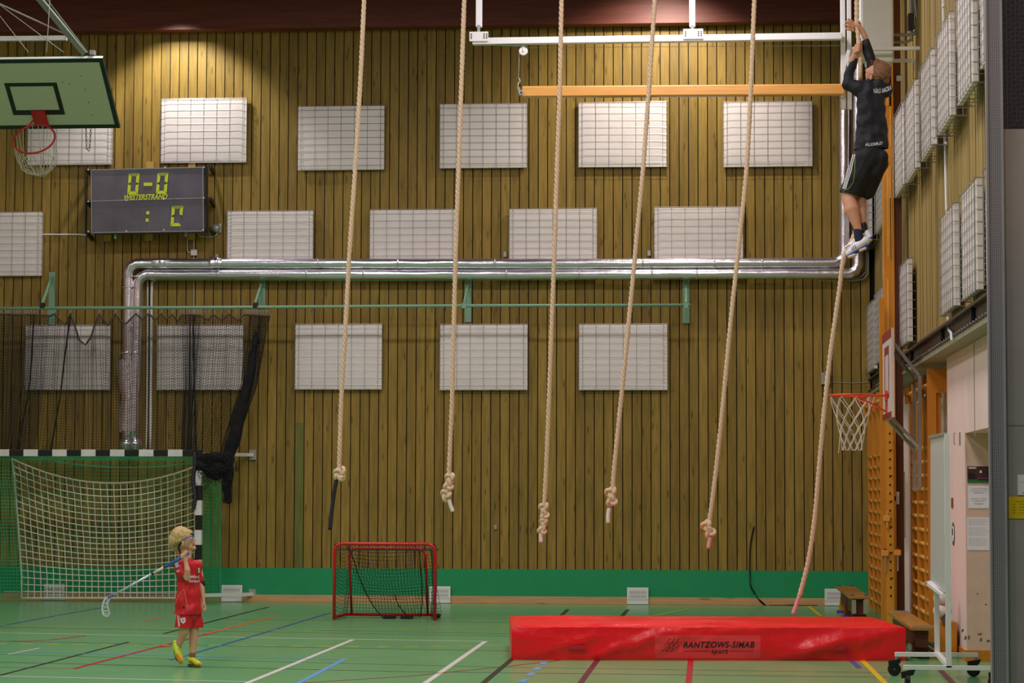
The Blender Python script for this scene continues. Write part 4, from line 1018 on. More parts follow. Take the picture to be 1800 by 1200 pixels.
# ------------------------------------------------------------------ hoisted big basketball board at left
def big_board():
    Yb = 25.9; bcn = P(76, 226, Yb); sc = 1.0
    tl = math.radians(51); up = V((0, -math.sin(tl), math.cos(tl))); X = V((1, 0, 0)); n = V((0, -math.cos(tl), -math.sin(tl)))
    t = thing('basketball_basket', 'large pale green basketball board folded up under the roof', 'basketball hoop', bcn)
    w = P(211, 225, Yb).x - bcn.x; 
    # board height so that the top edge shows where the photo has it
    H = 1.02
    def at(u, v, d=0.): return bcn + X * u + up * v + n * d
    def slab(name, u0, u1, v0, v1, d0, d1, m): MB().prism([at(u0, v0, d1), at(u1, v0, d1), at(u1, v1, d1), at(u0, v1, d1)], n * (d0 - d1)).build(name, m, t)
    pale = mat('pale_green_board', '#aeb496', .6, var=.06, scale=40)
    slab('backboard', -w, w, 0, H, -.03, 0, M_black); slab('top_edge', -w, w, H, H + .004, -.03, .002, mat('board_edge_white', '#d8e8dc', .5))
    slab('board_face', -w + .0, w - .0, 0, H, 0, .002, pale)
    for u0, u1, v0, v1 in ((-w, w, 0, .055), (-w, w, H - .055, H), (-w, -w + .05, .055, H - .055), (w - .05, w, .055, H - .055)): slab('border_line', u0, u1, v0, v1, .002, .004, M_black)
    iw = .295; iv = .33
    for u0, u1, v0, v1 in ((-iw, iw, iv - .21 + .14 - .05, iv - .05), (-iw, iw, .63, .68), (-iw, -iw + .05, iv - .05, .63), (iw - .05, iw, iv - .05, .63)): slab('target_line', u0, u1, v0, v1, .002, .004, M_black)
    red = mat('rim_red', '#a8121c', .4)
    slab('rim_plate', -.08, .08, .0 + .06, .27, .002, .02, red)
    R = .232; c = at(-.0, .165, R + .12); u, v = X, n
    MB().tube([c + u * R * math.cos(2 * PI * k / 32) + v * R * math.sin(2 * PI * k / 32) for k in range(32)], .011, 8, closed=True).build('rim', red, t, smooth=True)
    b = MB(); b.tube([at(-.06, .165, .02), c + u * (-R * .5) - v * (R * .85)], .009, 6); b.tube([at(.06, .165, .02), c + u * (R * .5) - v * (R * .85)], .009, 6); b.build('rim_stay', red, t)
    g = V((0, 0, -1))
    b = MB(); NN = 12
    for i in range(NN):
        a = 2 * PI * i / NN; p = c + u * R * math.cos(a) + v * R * math.sin(a)
        low = c + V((.06, .1, -.40)) + V((math.cos(a) * .04, math.sin(a) * .04, 0))
        mid = p.lerp(low, .5) + (p - c) * .25 + V((0, 0, -.07))
        pts = smooth_path([p, mid + V((.03 * math.cos(a * 3), 0, .02)), low], 4); b.tube(pts, .0036, 4)
        a2 = 2 * PI * (i + 1) / NN; p2 = c + u * R * math.cos(a2) + v * R * math.sin(a2); mid2 = p2.lerp(low, .5) + (p2 - c) * .25 + V((0, 0, -.07))
        b.tube([p.lerp(p2, .5), mid, mid.lerp(low, .55) + (mid2 - mid) * .5, low], .0036, 4); b.tube([mid, mid2], .0036, 4)
    tag(b.build('hoop_net', mat('pale_net_cord', '#b9b7a0', .8), t), kind='stuff')
    # supports
    tp_ = at(.78 * w / .9, H, -.05)
    MB().bar(P(150, 96, tp_.y), P(64, -8, tp_.y + .2), .05, .06).build('support_arm', mat('olive_steel', '#62705a', .5), t)
    MB().bar(P(153, 94, tp_.y), P(75, -8, tp_.y + .25), .02, .03).build('support_arm', mat('dark_olive_steel', '#39402f', .5), t)
    MB().bar(P(-20, 68.5, tp_.y + .1), P(117, 67, tp_.y + .1), .05, .05).build('cross_bar', M_white, t)
    MB().tube([P(-20, -2, tp_.y + .1), P(118, 61, tp_.y + .1)], .01, 6).build('stay', M_galv, t)
    for A, B_ in (((-5, 5), (112, 92)), ((88, -5), (82, 92)), ((-5, 22), (50, 92))): MB().tube([P(*A, tp_.y), P(*B_, tp_.y)], .004, 5).build('wire', M_galv, t)
    b = MB().box((tp_.x - .03, tp_.y - .04, tp_.z), (tp_.x + .02, tp_.y + .04, tp_.z + .05)); b.build('clamp', M_galv, t)
    b = MB()
    for (x, y) in ((137, 109), (143, 133), (150, 157), (156, 180), (162, 202), (122, 147), (110, 145)):
        rr = ray(x, y); dn = (at(0, 0, .004) - V((0, 0, EYE))).dot(n) / rr.dot(n); b.ball(V((0, 0, EYE)) + rr * dn, .006, 6)
    tag(b.build('rivets', M_black, t), kind='stuff')
    # hanging chain loop behind the board
    tc = thing('chain', 'dark chain loop dangling below the folded basketball board', 'chain', P(156, 230, Yb))
    pts = [P(151 + .15 * k, 222 + 4.4 * k, Yb + .02) for k in range(10)] + [P(156, 265, Yb + .02)] + [P(157.5 + .3 * k, 259 - 4.4 * k, Yb + .02) for k in range(9)]
    for i in range(len(pts) - 1):
        a_, c_ = pts[i], pts[i + 1]; d = (c_ - a_); m_ = (a_ + c_) / 2; dn = d.normalized(); sd = V((1, 0, 0)) if i % 2 == 0 else V((0, 1, 0)); sd = (sd - dn * sd.dot(dn)).normalized()
        MB().tube([m_ + dn * d.length * .62 * math.cos(2 * PI * k / 10) + sd * .011 * math.sin(2 * PI * k / 10) for k in range(10)], .003, 5, closed=True).build('link', mat('dark_chain', '#3b3a40', .4, metal=.7), tc, smooth=True)
big_board()

# ------------------------------------------------------------------ landing mat
def landing_mat():
    A, B_, H = V((-1.80, 21.42, 0)), V((1.735, 21.75, 0)), .293
    ux = (B_ - A).normalized(); L = (B_ - A).length; uy = V((-ux.y, ux.x, 0)); D = 1.95
    t = thing('landing_mat', 'long thick red crash mat lying under the ropes', 'gym mat', A + ux * L / 2 + uy * D / 2)
    def pt(u, v, w): return A + ux * u + uy * v + V((0, 0, w))
    ridges = [((.75, .02), (1.5, .3), .022, .05), ((1.25, .03), (1.55, .26), .012, .05), ((.15, .03), (.75, .22), .010, .04), ((2.7, .1), (3.45, .28), .022, .07), ((2.45, .0), (3.0, .22), .02, .06), ((2.95, .02), (3.3, .12), -.015, .05), ((1.85, .25), (2.5, .29), .01, .02), ((.9, .02), (1.15, .2), -.012, .04)]
    def fdisp(u, w):
        d = .012 * noise.noise(V((u * 2.2, w * 6, 0))) + .004 * noise.noise(V((u * 9, w * 20, 4)))
        for (a, c, amp, wid) in ridges:
            a = V((a[0], a[1], 0)); c = V((c[0], c[1], 0)); p = V((u, w, 0)); s_ = max(0, min(1, (p - a).dot(c - a) / (c - a).length_squared)); dist = (p - a.lerp(c, s_)).length
            d += amp * math.exp(-(dist / wid) ** 2)
        return d
    def tdisp(u, v):
        e = min(v, D - v, u, L - u)
        d = -.02 * math.exp(-((v - .25 - .12 * math.sin(u * 1.1)) / .08) ** 2) + .04 * noise.noise(V((u * .9, v * 5, 7))) + .02 * math.exp(-((v - .95 + .22 * (u - 1.8)) / .16) ** 2) - .025 * math.exp(-((v - 1.35 + .1 * u) / .2) ** 2)
        return d * min(1, e / .1) + .004 * noise.noise(V((u * 8, v * 3, 1)))
    b = MB(); nx, ny, nz = 110, 40, 12; bev = .02
    def add_grid(fn, n, m):
        base = len(b.v)
        for i in range(n + 1):
            for j in range(m + 1): b.v.append(fn(i / n, j / m))
        for i in range(n):
            for j in range(m): b.f.append((base + i * (m + 1) + j, base + (i + 1) * (m + 1) + j, base + (i + 1) * (m + 1) + j + 1, base + i * (m + 1) + j + 1))
    edge = lambda u: .006 * noise.noise(V((u * 14, 0, 0))) + .008 * noise.noise(V((u * 3, 9, 0)))
    add_grid(lambda i, j: pt(i * L, -fdisp(i * L, j * H) * math.sin(PI * min(1, max(.0, j)) ) ** .5 - .01 * math.sin(PI * j), j * H + edge(i * L) * j), nx, nz)
    add_grid(lambda i, j: pt(i * L, j * D, H + tdisp(i * L, j * D) + edge(i * L) * (1 - j) * (1 if j < .02 else .3)), nx, ny)
    add_grid(lambda i, j: pt(L + .012 * math.sin(PI * j) * math.sin(PI * i), i * D, j * H + (edge(L) * (1 - i)) * j), 30, 6)
    add_grid(lambda i, j: pt(-.012 * math.sin(PI * j) * math.sin(PI * i), D - i * D, j * H), 30, 6)
    add_grid(lambda i, j: pt(L - i * L, D, j * H), nx, 2)
    o = b.build('cover', mat('red_vinyl', '#f4141f', .28, var=.06, scale=8, bump=.25, bscale=14, spec=.55), t, smooth=True)
    cells = []
    for i_ in range(31):
        for j_ in range(7): cells.append([(1151 + 6 * i_, 1116 + 5.8 * j_), (1157 + 6 * i_, 1116 + 5.8 * j_), (1157 + 6 * i_, 1121.8 + 5.8 * j_), (1151 + 6 * i_, 1121.8 + 5.8 * j_)])
    lp = decal(o, cells, mat('red_patch', '#f23a40', .45), 'logo_patch', t, .002)
    surf_text(o, 'RANTZOWS-SIMAB', 1201, 1127.5, 1326, 1138.5, M_ink, 'brand_lettering', t, (-.5, 0), shear=.25, bold=.018)
    surf_text(o, 'sport', 1250, 1141, 1280, 1150.5, M_ink, 'brand_lettering', t, (0, 0), shear=.25, bold=.018)
    decal(o, strip([(1201, 1144), (1249, 1144)], .8) + strip([(1282, 1144), (1325, 1144)], .8), M_ink, 'rule_line', t, .004)
    cells = []
    for k, (sx, sy) in enumerate(((1176, 1125), (1184, 1125), (1192, 1125))):
        for seg_ in ([(0, 0), (-4, 5), (2, 9), (-6, 14), (-12, 20)], [(-4, 5), (-9, 9)], [(-2, 3), (5, 6), (8, 1)], [(2, 9), (-2, 16), (-6, 21)]):
            cells += strip([(sx + a, sy + c) for a, c in seg_], .7)
        cells += [[(sx, sy - 3), (sx + 2, sy - 3), (sx + 2, sy - 1), (sx, sy - 1)]]
    decal(o, cells, mat('grey_ink', '#5a1a1c', .5), 'runners_logo', t, .004)
    def on(px, py, d=.0):
        rr = ray(px, py); n_ = -uy; k = (A + n_ * d - V((0, 0, EYE))).dot(n_) / rr.dot(n_); return V((0, 0, EYE)) + rr * k
    dd = .036
    for x0, x1, y_ in ((999, 1030, 1137), (1456, 1484, 1139)):
        a, c = on(x0, y_ + 5, dd - .01), on(x1, y_ - 6, dd - .01); MB().bar(on(x0, y_, dd - .006), on(x1, y_, dd - .006), .02, .035, up=(0, 0, 1)).build('carry_handle', mat('red_strap', '#c01822', .5), t)
landing_mat()

# ------------------------------------------------------------------ benches
def bench(label, x0, x1, ya, yb, h, feet=True, blue=False):
    t = thing('gym_bench', label, 'bench', ((x0 + x1) / 2, (ya + yb) / 2, 0), 'long wooden gym benches')
    topm = mat('bench_top', '#a8762f', .35, var=.15, scale=4, stretch=(6, .5, 6)); dk = mat('bench_dark', '#5c2416', .5)
    MB().box((x0, ya, h - .035), (x1, yb, h)).build('seat_board', topm, t, bevel=.006)
    xm = (x0 + x1) / 2; MB().box((xm - .06, ya + .08, .11), (xm + .06, yb - .08, h - .035)).build('under_beam', dk, t)
    for k in range(3 if yb - ya > 2.9 else 2):
        n_ = 2 if yb - ya > 2.9 else 1; y = lerp(ya + .25, yb - .25, k / n_)
        MB().prism([(x0 + .02, y, 0), (x1 - .02, y, 0), (x1 - .06, y, h - .035), (x0 + .06, y, h - .035)], (0, .05, 0)).build('foot', M_orange if k == 2 else dk, t)
        if blue: MB().box((x0 + .0, y - .01, 0.001), (x0 + .08, y + .06, .03)).build('rubber_shoe', mat('blue_rubber', '#2348b0', .5), t)
    if blue:
        for (yy) in (ya + .08, yb - .08):
            for xx in (x0 + .035, x1 - .035): MB().box((xx - .025, yy - .03, h), (xx + .025, yy + .03, h + .012)).build('blue_button', mat('blue_rubber', '#2348b0', .5), t)
        for xx in (x0 + .05, x1 - .05): MB().box((xx - .025, ya - .02, h - .2), (xx + .025, ya + .005, h - .045)).build('end_hook', mat('pale_plastic', '#8f9472', .5), t)
    else: MB().box((x0 + .02, yb - .12, h), (x1 - .02, yb - .09, h + .012)).build('end_strip', M_galv, t); MB().box((x0 + .02, ya + .03, h), (x1, ya + .05, h + .012)).build('end_strip', M_galv, t)
    return t
bench('brown bench with blue rubber buttons by the far vent', P(1493, 1048, 27.6).x, P(1529, 1048, 27.6).x, 27.6, 30.6, .33, blue=True)
bench('lacquered bench lying behind the red mat right end', 1.79, 2.0, 21.85, 24.7, .30)

# ------------------------------------------------------------------ rolling whiteboard
def whiteboard():
    t = thing('whiteboard', 'white rolling whiteboard seen edge-on in front of wall bars', 'whiteboard', (1.85, 19.3, 0))
    Yf, Yn = 19.95, 18.7
    wh = M_white
    for (Y, x0, x1, yb) in ((Yf, 1573, 1719.5, 1149.5), (Yn, 1588, 1768, 1172.5)):
        a = P(x0, yb, Y); c = P(x1, yb, Y); MB().box((a.x, Y - .02, a.z - .018), (c.x, Y + .02, a.z + .018)).build('foot_rail', wh, t, bevel=.003)
    zf = P(1600, 1149.5, Yf).z; zn = P(1650, 1172.5, Yn).z
    xf = P(1647, 1100, Yf).x; xn = P(1667, 1100, Yn).x
    ztop = P(1667, 762, Yn).z
    MB().box((xf - .02, Yf - .02, zf), (xf + .02, Yf + .02, ztop - .05)).build('upright', wh, t); MB().box((xn - .02, Yn - .02, zn), (xn + .02, Yn + .02, ztop)).build('upright', wh, t)
    MB().bar((xf, Yf, zf + .01), (xn, Yn, zn + .01), .04, .03).build('cross_tie', wh, t)
    # board leaf: far edge x=1635, near edge 1661
    a = P(1635.5, 1025, Yf); b_ = P(1661, 1043, Yn); c = P(1661, 762, Yn); d = P(1635.5, 768, Yf)
    MB().prism([a, b_, c, d], (.03, 0, 0)).build('board_leaf', mat('board_enamel', '#cfcdcd', .25, var=.03), t)
    MB().bar(P(1635, 768, Yf), P(1661, 762, Yn), .03, .02).build('top_trim', M_galv, t); MB().bar(a, b_, .02, .02).build('bottom_trim', M_galv, t)
    MB().prism([P(1627, 1022, Yf), P(1636, 1020, Yf), P(1665, 1040, Yn), P(1656, 1044, Yn)], (0, 0, -.025)).build('pen_tray', wh, t)
    MB().tube([P(1630, 1025, Yf - .05), P(1630, 1025, Yf - .09)], .012, 8).build('tray_end', M_black, t)
    k = 0
    for (px, py, Y, dr) in ((1572, 1168, Yf, -1), (1711, 1166, Yf, 1), (1595, 1188, Yn, 0), (1749, 1186, Yn, 1)):
        c = P(px, py, Y); c.z = .055
        if dr: MB().lathe(c + V((-.0, -.02, 0)), (0, 1, 0), [(0, .045), (.006, .055), (.034, .055), (.04, .045)], 20).build('castor_wheel', M_black, t, smooth=False)
        else: MB().lathe(c + V((-.02, 0, 0)), (1, 0, 0), [(0, .045), (.006, .055), (.034, .055), (.04, .045)], 20).build('castor_wheel', M_black, t)
        MB().prism([c + V((-.045, -.026, .02)), c + V((.045, -.026, .05)), c + V((.06, -.026, .09)), c + V((-.05, -.026, .07))], (0, .052, 0)).build('castor_fork', M_black, t)
        MB().tube([c + V((.02, 0, .07)), V((c.x + .02, Y, zf - .015))], .012, 8).build('castor_stem', M_galv, t)
        MB().ball(c + V((0, -.022, 0)), .006, 6).build('axle_bolt', M_galv, t)
whiteboard()

# ------------------------------------------------------------------ notices in the niche
def notice(name, lab, x0, y0, x1, y1, Y, m, lines, ink, cat='notice', seed=1):
    a = P(x0, y1, Y); c = P(x1, y0, Y); t = thing(name, lab, cat, a)
    MB().box((a.x, Y - .003, a.z), (c.x, Y, c.z)).build('sheet', m, t)
    for (s, fx, fy, fw, fh) in lines:
        text(s, 'lettering', ink, t, V((lerp(a.x, c.x, fx), Y - .005, lerp(a.z, c.z, fy))), (1, 0, 0), (0, 0, 1), (c.x - a.x) * fw, (c.z - a.z) * fh, thick=.0)
    return t, a, c
YW = YN - .006
dk = mat('faded_ink', '#3a3548', .7)
tt, a, c = notice('photo_poster', 'colour photo poster of a gym hall pinned in the niche', 1700.5, 819.5, 1739.5, 848, YW, mat('poster_brown', '#4a2c2c', .4, var=.5, scale=30), [], dk, 'poster')
for fx0, fx1, fy0, fy1, col in ((0, 1, 0, .2, '#2f6a3c'), (.45, .98, .15, .3, '#7a3a38'), (.42, .96, .3, .42, '#37305e'), (.05, .4, .86, .95, '#cfc8c0'), (.55, .65, .6, .75, '#e8dccb'), (.05, .35, .2, .6, '#2a1a1c')):
    MB().box((lerp(a.x, c.x, fx0), YW - .005, lerp(a.z, c.z, fy0)), (lerp(a.x, c.x, fx1), YW - .003, lerp(a.z, c.z, fy1))).build('printed_patch', mat('poster' + col, col, .4, var=.2, scale=40), tt)
notice('paper_notice', 'white sheet with short centred text below the poster', 1702, 853.5, 1738, 893, YW, M_paper,
       [('Vi ser gärna att föreningen', .1, .84, .8, .05), ('ordning på material', .08, .75, .84, .05), ('ingenfotboll', .25, .66, .5, .05), ('Håll dörrn stängd', .12, .4, .76, .05), ('omklädnings', .2, .3, .6, .05), ('Föreståndare', .3, .18, .42, .05)], dk)
L_ = [('Regler för idrottshallen och alla som', .06, .92 - .052 * k, .8 + .1 * math.sin(k * 2.1), .022) for k in range(16) if k not in (4, 10)]
notice('paper_notice', 'longer white sheet with dense text, lowest in the niche', 1700.5, 909, 1740.5, 966.5, YW, M_paper, L_, dk)
c = FL(1690, 1150); 
t = thing('round_sticker', 'dark green and white sticker on the white wall edge', 'sticker', (XE - .002, 22.0, 1.2))
cc = PX(1676, 938, XE - .002)
b = MB().lathe(cc + V((-.002, 0, 0)), (-1, 0, 0), [(0, .11), (.002, .11)], 20); b.build('disc', mat('teal_print', '#2c6a66', .5), t)
b = MB().lathe(cc + V((-.005, -.02, 0)), (-1, 0, 0), [(0, .075), (.002, .075)], 20); b.build('disc_centre', M_paper, t)
b = MB().lathe(cc + V((-.008, -.0, .02)), (-1, 0, 0), [(0, .035), (.002, .035)], 10); b.build('disc_mark', M_ink, t)
cc = PX(1674, 883, XE - .002); tag(MB().box((cc.x - .004, cc.y - .08, cc.z - .05), (cc.x, cc.y + .08, cc.z + .045)).build('door_pull', mat('brown_wood', '#8a4a22', .5)), 'small brown plate on the white wall edge', 'handle')
cc = P(1686, 771, YN - .05); t = thing('door_holder', 'small wire door holder at the top niche corner', 'bracket', cc)
MB().box(cc + V((-.0, -.02, -.06)), cc + V((.012, .02, .06))).build('plate', M_galv, t); MB().tube([cc + V((-.03, 0, -.05)), cc + V((-.045, 0, -.05)), cc + V((-.045, 0, .05)), cc + V((-.03, 0, .05))], .005, 5).build('wire_loop', M_galv, t)
# scuffs low on the niche wall
sm = mat('scuff_brown', '#6b5238', .8)
for (x, y, w_, h_) in ((1697, 1121, .02, .04), (1703, 1120, .014, .04), (1722, 1114, .04, .015), (1724, 1124, .02, .03), (1737, 1126, .03, .02), (1692, 1108, .02, .03), (1718, 1043, .012, .012), (1733, 1062, .02, .01)):
    c_ = P(x, y, YN - .006); MB().prism([c_ + V((-w_ / 2, 0, -h_ / 2)), c_ + V((w_ * .4, 0, -h_ * .3)), c_ + V((w_ / 2, 0, h_ / 2)), c_ + V((-w_ * .3, 0, h_ * .4))], (0, -.001, 0)).build('scuff', sm, WR)
# rolled paper and box behind the whiteboard
YQ = 22.3
for (y, r, lab) in ((1052, .055, 'upper pale roll behind the whiteboard legs'), (1074, .06, 'lower pale roll behind the whiteboard legs')):
    c_ = P(1659, y, YQ); t_ = thing('fabric_roll', lab, 'roll', c_, 'pale rolls behind the whiteboard'); MB().tube([c_ + V((-.05, 0, 0)), c_ + V((.035, .1, 0))], r, 16).build('roll_body', M_plaster, t_, smooth=True); MB().tube([c_ + V((-.052, -.001, 0)), c_ + V((-.049, 0, 0))], r * .4, 12).build('core_hole', M_dark, t_)
a = P(1651, 1133, YQ); c = P(1690, 1093, YQ); tag(MB().box((a.x, YQ, 0), (XE - .03, YQ + .35, c.z)).build('wooden_box', mat('varnished_plywood', '#c57d1c'), bevel=.004), 'orange wooden box behind the whiteboard legs', 'box')
c_ = P(1660, 1086, YQ); tag(MB().box(c_ + V((-.02, -.02, -.06)), c_ + V((.05, .1, .04))).build('cloth_bag', mat('grey_cloth', '#5d4a44', .8)), 'small dark item lying on the orange wooden box', 'bag')
# heating pipes along the foot of the right wall
for i, (dx, lab) in enumerate(((.0, 'inner dark floor rail beside the wall bars'), (.07, 'outer dark floor rail beside the wall bars'))):
    tag(MB().box((2.08 + dx, 22.6, .0), (2.1 + dx, 24.6, .02)).build('floor_rail', M_black), lab, 'rail', 'dark floor rails')

# ------------------------------------------------------------------ grey divider wall curtain at right edge
YD = 15.
xa = P(1741, 600, YD).x; xb = P(1763.5, 600, YD).x
def perforated():
    m = bpy.data.materials.new('perforated_steel'); m.use_nodes = True; nt = m.node_tree; N = nt.nodes; L = nt.links; b = N['Principled BSDF']; b.inputs['Roughness'].default_value = .5
    tc = N.new('ShaderNodeTexCoord'); mp = N.new('ShaderNodeVectorMath'); mp.operation = 'MULTIPLY'; k = 2 * PI / .0125; mp.inputs[1].default_value = (k, 0, k)
    L.new(tc.outputs['Object'], mp.inputs[0]); sp = N.new('ShaderNodeSeparateXYZ'); L.new(mp.outputs[0], sp.inputs[0])
    s1 = N.new('ShaderNodeMath'); s1.operation = 'SINE'; s2 = N.new('ShaderNodeMath'); s2.operation = 'SINE'; L.new(sp.outputs[0], s1.inputs[0]); L.new(sp.outputs[2], s2.inputs[0])
    mu = N.new('ShaderNodeMath'); mu.operation = 'MINIMUM'; L.new(s1.outputs[0], mu.inputs[0]); L.new(s2.outputs[0], mu.inputs[1])
    r = N.new('ShaderNodeMapRange'); r.inputs[1].default_value = .1; r.inputs[2].default_value = .45; L.new(mu.outputs[0], r.inputs[0])
    mx = N.new('ShaderNodeMix'); mx.data_type = 'RGBA'; L.new(r.outputs[0], mx.inputs[0]); mx.inputs[6].default_value = lin('#8d858c'); mx.inputs[7].default_value = lin('#26262a')
    L.new(mx.outputs[2], b.inputs['Base Color']); return m
t = thing('perforated_post', 'tall grey perforated metal post near the right frame edge', 'post', ((xa + xb) / 2, YD, 0))
MB().box((xa, YD, 0), (xb, YD + .06, 8.7)).build('perforated_sheet', perforated(), t)
gm = mat('grey_enamel', '#8d868c', .45, var=.03)
MB().box((xa - .012, YD - .006, 0), (xa, YD + .06, 8.7)).build('edge_trim', gm, t); MB().box((xb, YD - .012, 0), (xb + .012, YD + .06, 8.7)).build('edge_trim', mat('edge_green_grey', '#97989a', .4), t)
zq = P(1785, 225, YD).z
t = thing('divider_curtain', 'dark grey hall divider curtain with netting on top', 'curtain', (2.1, YD + .1, 0))
MB().box((xb + .013, YD + .04, 0.01), (XL + .5, YD + .07, zq)).build('solid_sheet', mat('grey_vinyl', '#a89a9c', .6, var=.05), t)
MB().box((xb + .013, YD + .033, P(1785, 747, YD).z), (XL + .5, YD + .04, P(1785, 745.5, YD).z)).build('seam', M_galv, t)
G = [[V((xb + .012 + .026 * i + .004 * math.sin(j), YD + .05, lerp(zq, 5.2, j / 50))) for j in range(51)] for i in range(22)]
b = MB().net(G, .0016); G = [[V((xb + .012 + .03 * i, YD + .2 + .02 * i, zq + .04 * j + .02 * i)) for j in range(44)] for i in range(20)]; b.net(G, .0016)
tag(b.build('top_netting', mat('grey_net', '#4a4448', .7), t), kind='stuff')
MB().box((xb + .013, YD + .5, zq), (XL + .5, YD + .55, 8.5)).build('backing_cloth', mat('dark_cloth', '#2b2426', .9), t)
YS = YD + .035
t_, a, c = notice('warning_sign', 'yellow sign with black text on the grey curtain', 1773, 872.5, 1830, 911, YS, mat('sign_yellow', '#f2c400', .5, var=.02), [('VIKTIGT', .6, .86, .3, .08), ('Mellanväggen får endast manövreras av', .2, .74, .7, .06)] + [('Kontrollera att ingen är nära väggen', .32, .62 - .13 * k, .6, .055) for k in range(4)] + [('Obs!', .12, .62 - .13 * k, .1, .05) for k in range(4)], M_ink, 'sign')
notice('info_sign', 'small white sign above the yellow sign', 1789, 834, 1835, 870, YS, M_paper, [('Instruktion', .25, .8, .4, .06), ('Nyckel vrids åt höger', .08, .6, .8, .05), ('12 34', .2, .06, .4, .12)], dk, 'sign')

# ------------------------------------------------------------------ loose cable on the floor at far right
b = MB()
b.tube(smooth_path([wpt(1325, 925, .03), wpt(1319, 960, .03), wpt(1318, 1010, .06), P(1322, 1035, W - .1), FL(1345, 1062), FL(1370, 1058), FL(1388, 1064), FL(1370, 1060), FL(1352, 1063), FL(1375, 1053), FL(1400, 1061), FL(1432, 1060)], 6), .011, 6)
b.v = [V((v.x, min(v.y, W - .02 if v.z > .1 else W - .07), max(v.z, .004))) for v in b.v]
tag(b.build('cable', M_black, smooth=True), 'black cable hanging down wall and coiled on floor right', 'cable')
t = thing('wall_box', 'small grey box with wire behind the basket rim', 'junction box', wpt(1451, 672)); c_ = wpt(1451, 665); MB().box(c_ + V((-.06, -.05, -.08)), c_ + V((.06, .01, .08))).build('housing', M_galv, t)
MB().tube([wpt(1460, 671), wpt(1500, 673), wpt(1535, 671)], .004, 5).build('wire', M_galv, t)
for i, (x, y) in enumerate(((871, 926),)):
    c_ = wpt(x, y); tag(MB().box(c_ + V((-.02, -.015, -.03)), c_ + V((.02, .01, .03))).build('wall_clip', M_galv), 'tiny metal clip on planks left of third rope end', 'clip')

def strands(name, c, rad, crown, targets, n, r, m, parent, jitter=.12, lift=1.0):
    """thin locks lying on an ellipsoid, from the crown to a fan of end directions"""
    b = MB(); c = V(c); cr = V(crown).normalized()
    for k in range(n):
        f = random.random() * (len(targets) - 1); i = int(f); e = V(targets[i]).lerp(V(targets[i + 1]), f - i)
        e = (e + V((random.uniform(-1, 1), random.uniform(-1, 1), random.uniform(-1, 1))) * jitter).normalized()
        s0 = (cr + V((random.uniform(-1, 1), random.uniform(-1, 1), random.uniform(-.4, .4))) * .28).normalized(); pts = []
        l0 = random.uniform(0, .35)
        for j in range(7):
            d = s0.lerp(e, l0 + (1 - l0) * j / 6).normalized(); w = lift * (1.0 + random.uniform(0, .012) + (.01 if j == 6 else 0))
            pts.append(c + V((d.x * rad[0], d.y * rad[1], d.z * rad[2])) * w)
        b.tube(pts, [r * .6, r, r * 1.1, r * 1.1, r, r * .7, r * .25], 5)
    return tag(b.build(name, m, parent, smooth=True), kind='stuff')
# ================================================================== boy with floorball stick
YB = 20.23; SB_ = FPX / YB
def bp(x, y, d=0.): return P(x, y, YB + d)
def pr(x, y, d, r): return (bp(x, y, d), r / SB_)
def C(a, c, flat=1., side=None): return (bp(*a[:3]), a[3] / SB_, bp(*c[:3]), c[3] / SB_, flat, side)
t = thing('person', 'young blond boy in red football kit and blue sports glasses, looking up', 'person', (bp(335, 1170).x, YB, 0))
BOY = t
body = [
    C((320, 947, 0, 17.5), (323, 951, 0, 16.5), .92), C((326, 944, 0, 13), (330, 948, 0, 12), .9),      # skull, forehead
    C((328, 954, 0, 11), (334, 960, 0, 8), .85), C((332, 962, 0, 7), (341.5, 963, 0, 3.6), .8),           # cheek, jaw, chin
    C((338.5, 947.5, 0, 3), (343, 949, 0, 1.6)), C((339, 953.5, 0, 4), (341, 954, 0, 2.6)), C((341, 958.5, 0, 2.4), (342, 959, 0, 1.6)),
    C((336, 944, 0, 4.5), (337, 944, 0, 3)),
    C((321, 957, -.082, 3.2), (321.5, 953, -.084, 3.6), .6), C((321, 957, .082, 3.2), (321.5, 953, .084, 3.6), .6),
    C((320, 962, .0, 9), (326, 985, .01, 9.5)), C((334, 965, 0, 4), (331, 980, 0, 6)),                     # neck
    C((330, 1000, 0, 12), (331, 1075, 0, 13), .8),                                                        # trunk
    C((319, 995, -.09, 7.5), (329, 1015.5, -.15, 5.4)), C((329, 1015.5, -.15, 5.4), (329.5, 1002, -.17, 5.3)), C((329.5, 1002, -.17, 5.3), (326, 984, -.16, 3.4)),
    C((326, 984, -.16, 4.4), (324.5, 976, -.15, 5.2)),                                                     # right arm
    C((347, 995, .08, 8), (353, 1020, .1, 6)), C((353, 1020, .1, 5.8), (357, 1050, .08, 4)), C((357, 1050, .08, 4), (358.5, 1062, .07, 4.4), .7),  # left arm
    C((324, 1084, -.05, 10), (324, 1108, -.05, 9)), C((324, 1108, -.05, 9), (319, 1120, -.02, 8)), C((319, 1120, -.02, 8), (313, 1136, .0, 5.2)),   # right leg
    C((341, 1084, .05, 9.5), (341, 1108, .04, 8.6)), C((341, 1108, .04, 8.8), (340, 1124, .04, 8)), C((340, 1124, .04, 8), (338, 1153, .03, 4.8)),
]
gd = (bp(332, 965) - bp(290, 1003)).normalized()
# right hand curled round the stick
for k in range(4):
    o_ = k * 2.6; c0 = bp(320.5 + o_, 977.5 - o_ * .9, -.15)
    body += [(c0 + V((0, 0, .012)), .0085, c0 + V((.002, -.03, .012)), .0085), (c0 + V((.002, -.03, .012)), .0085, c0 + V((.004, -.034, -.014)), .008)]
body += [(bp(322, 982, -.15), .009, bp(318.5, 974.5, -.17), .0085)]
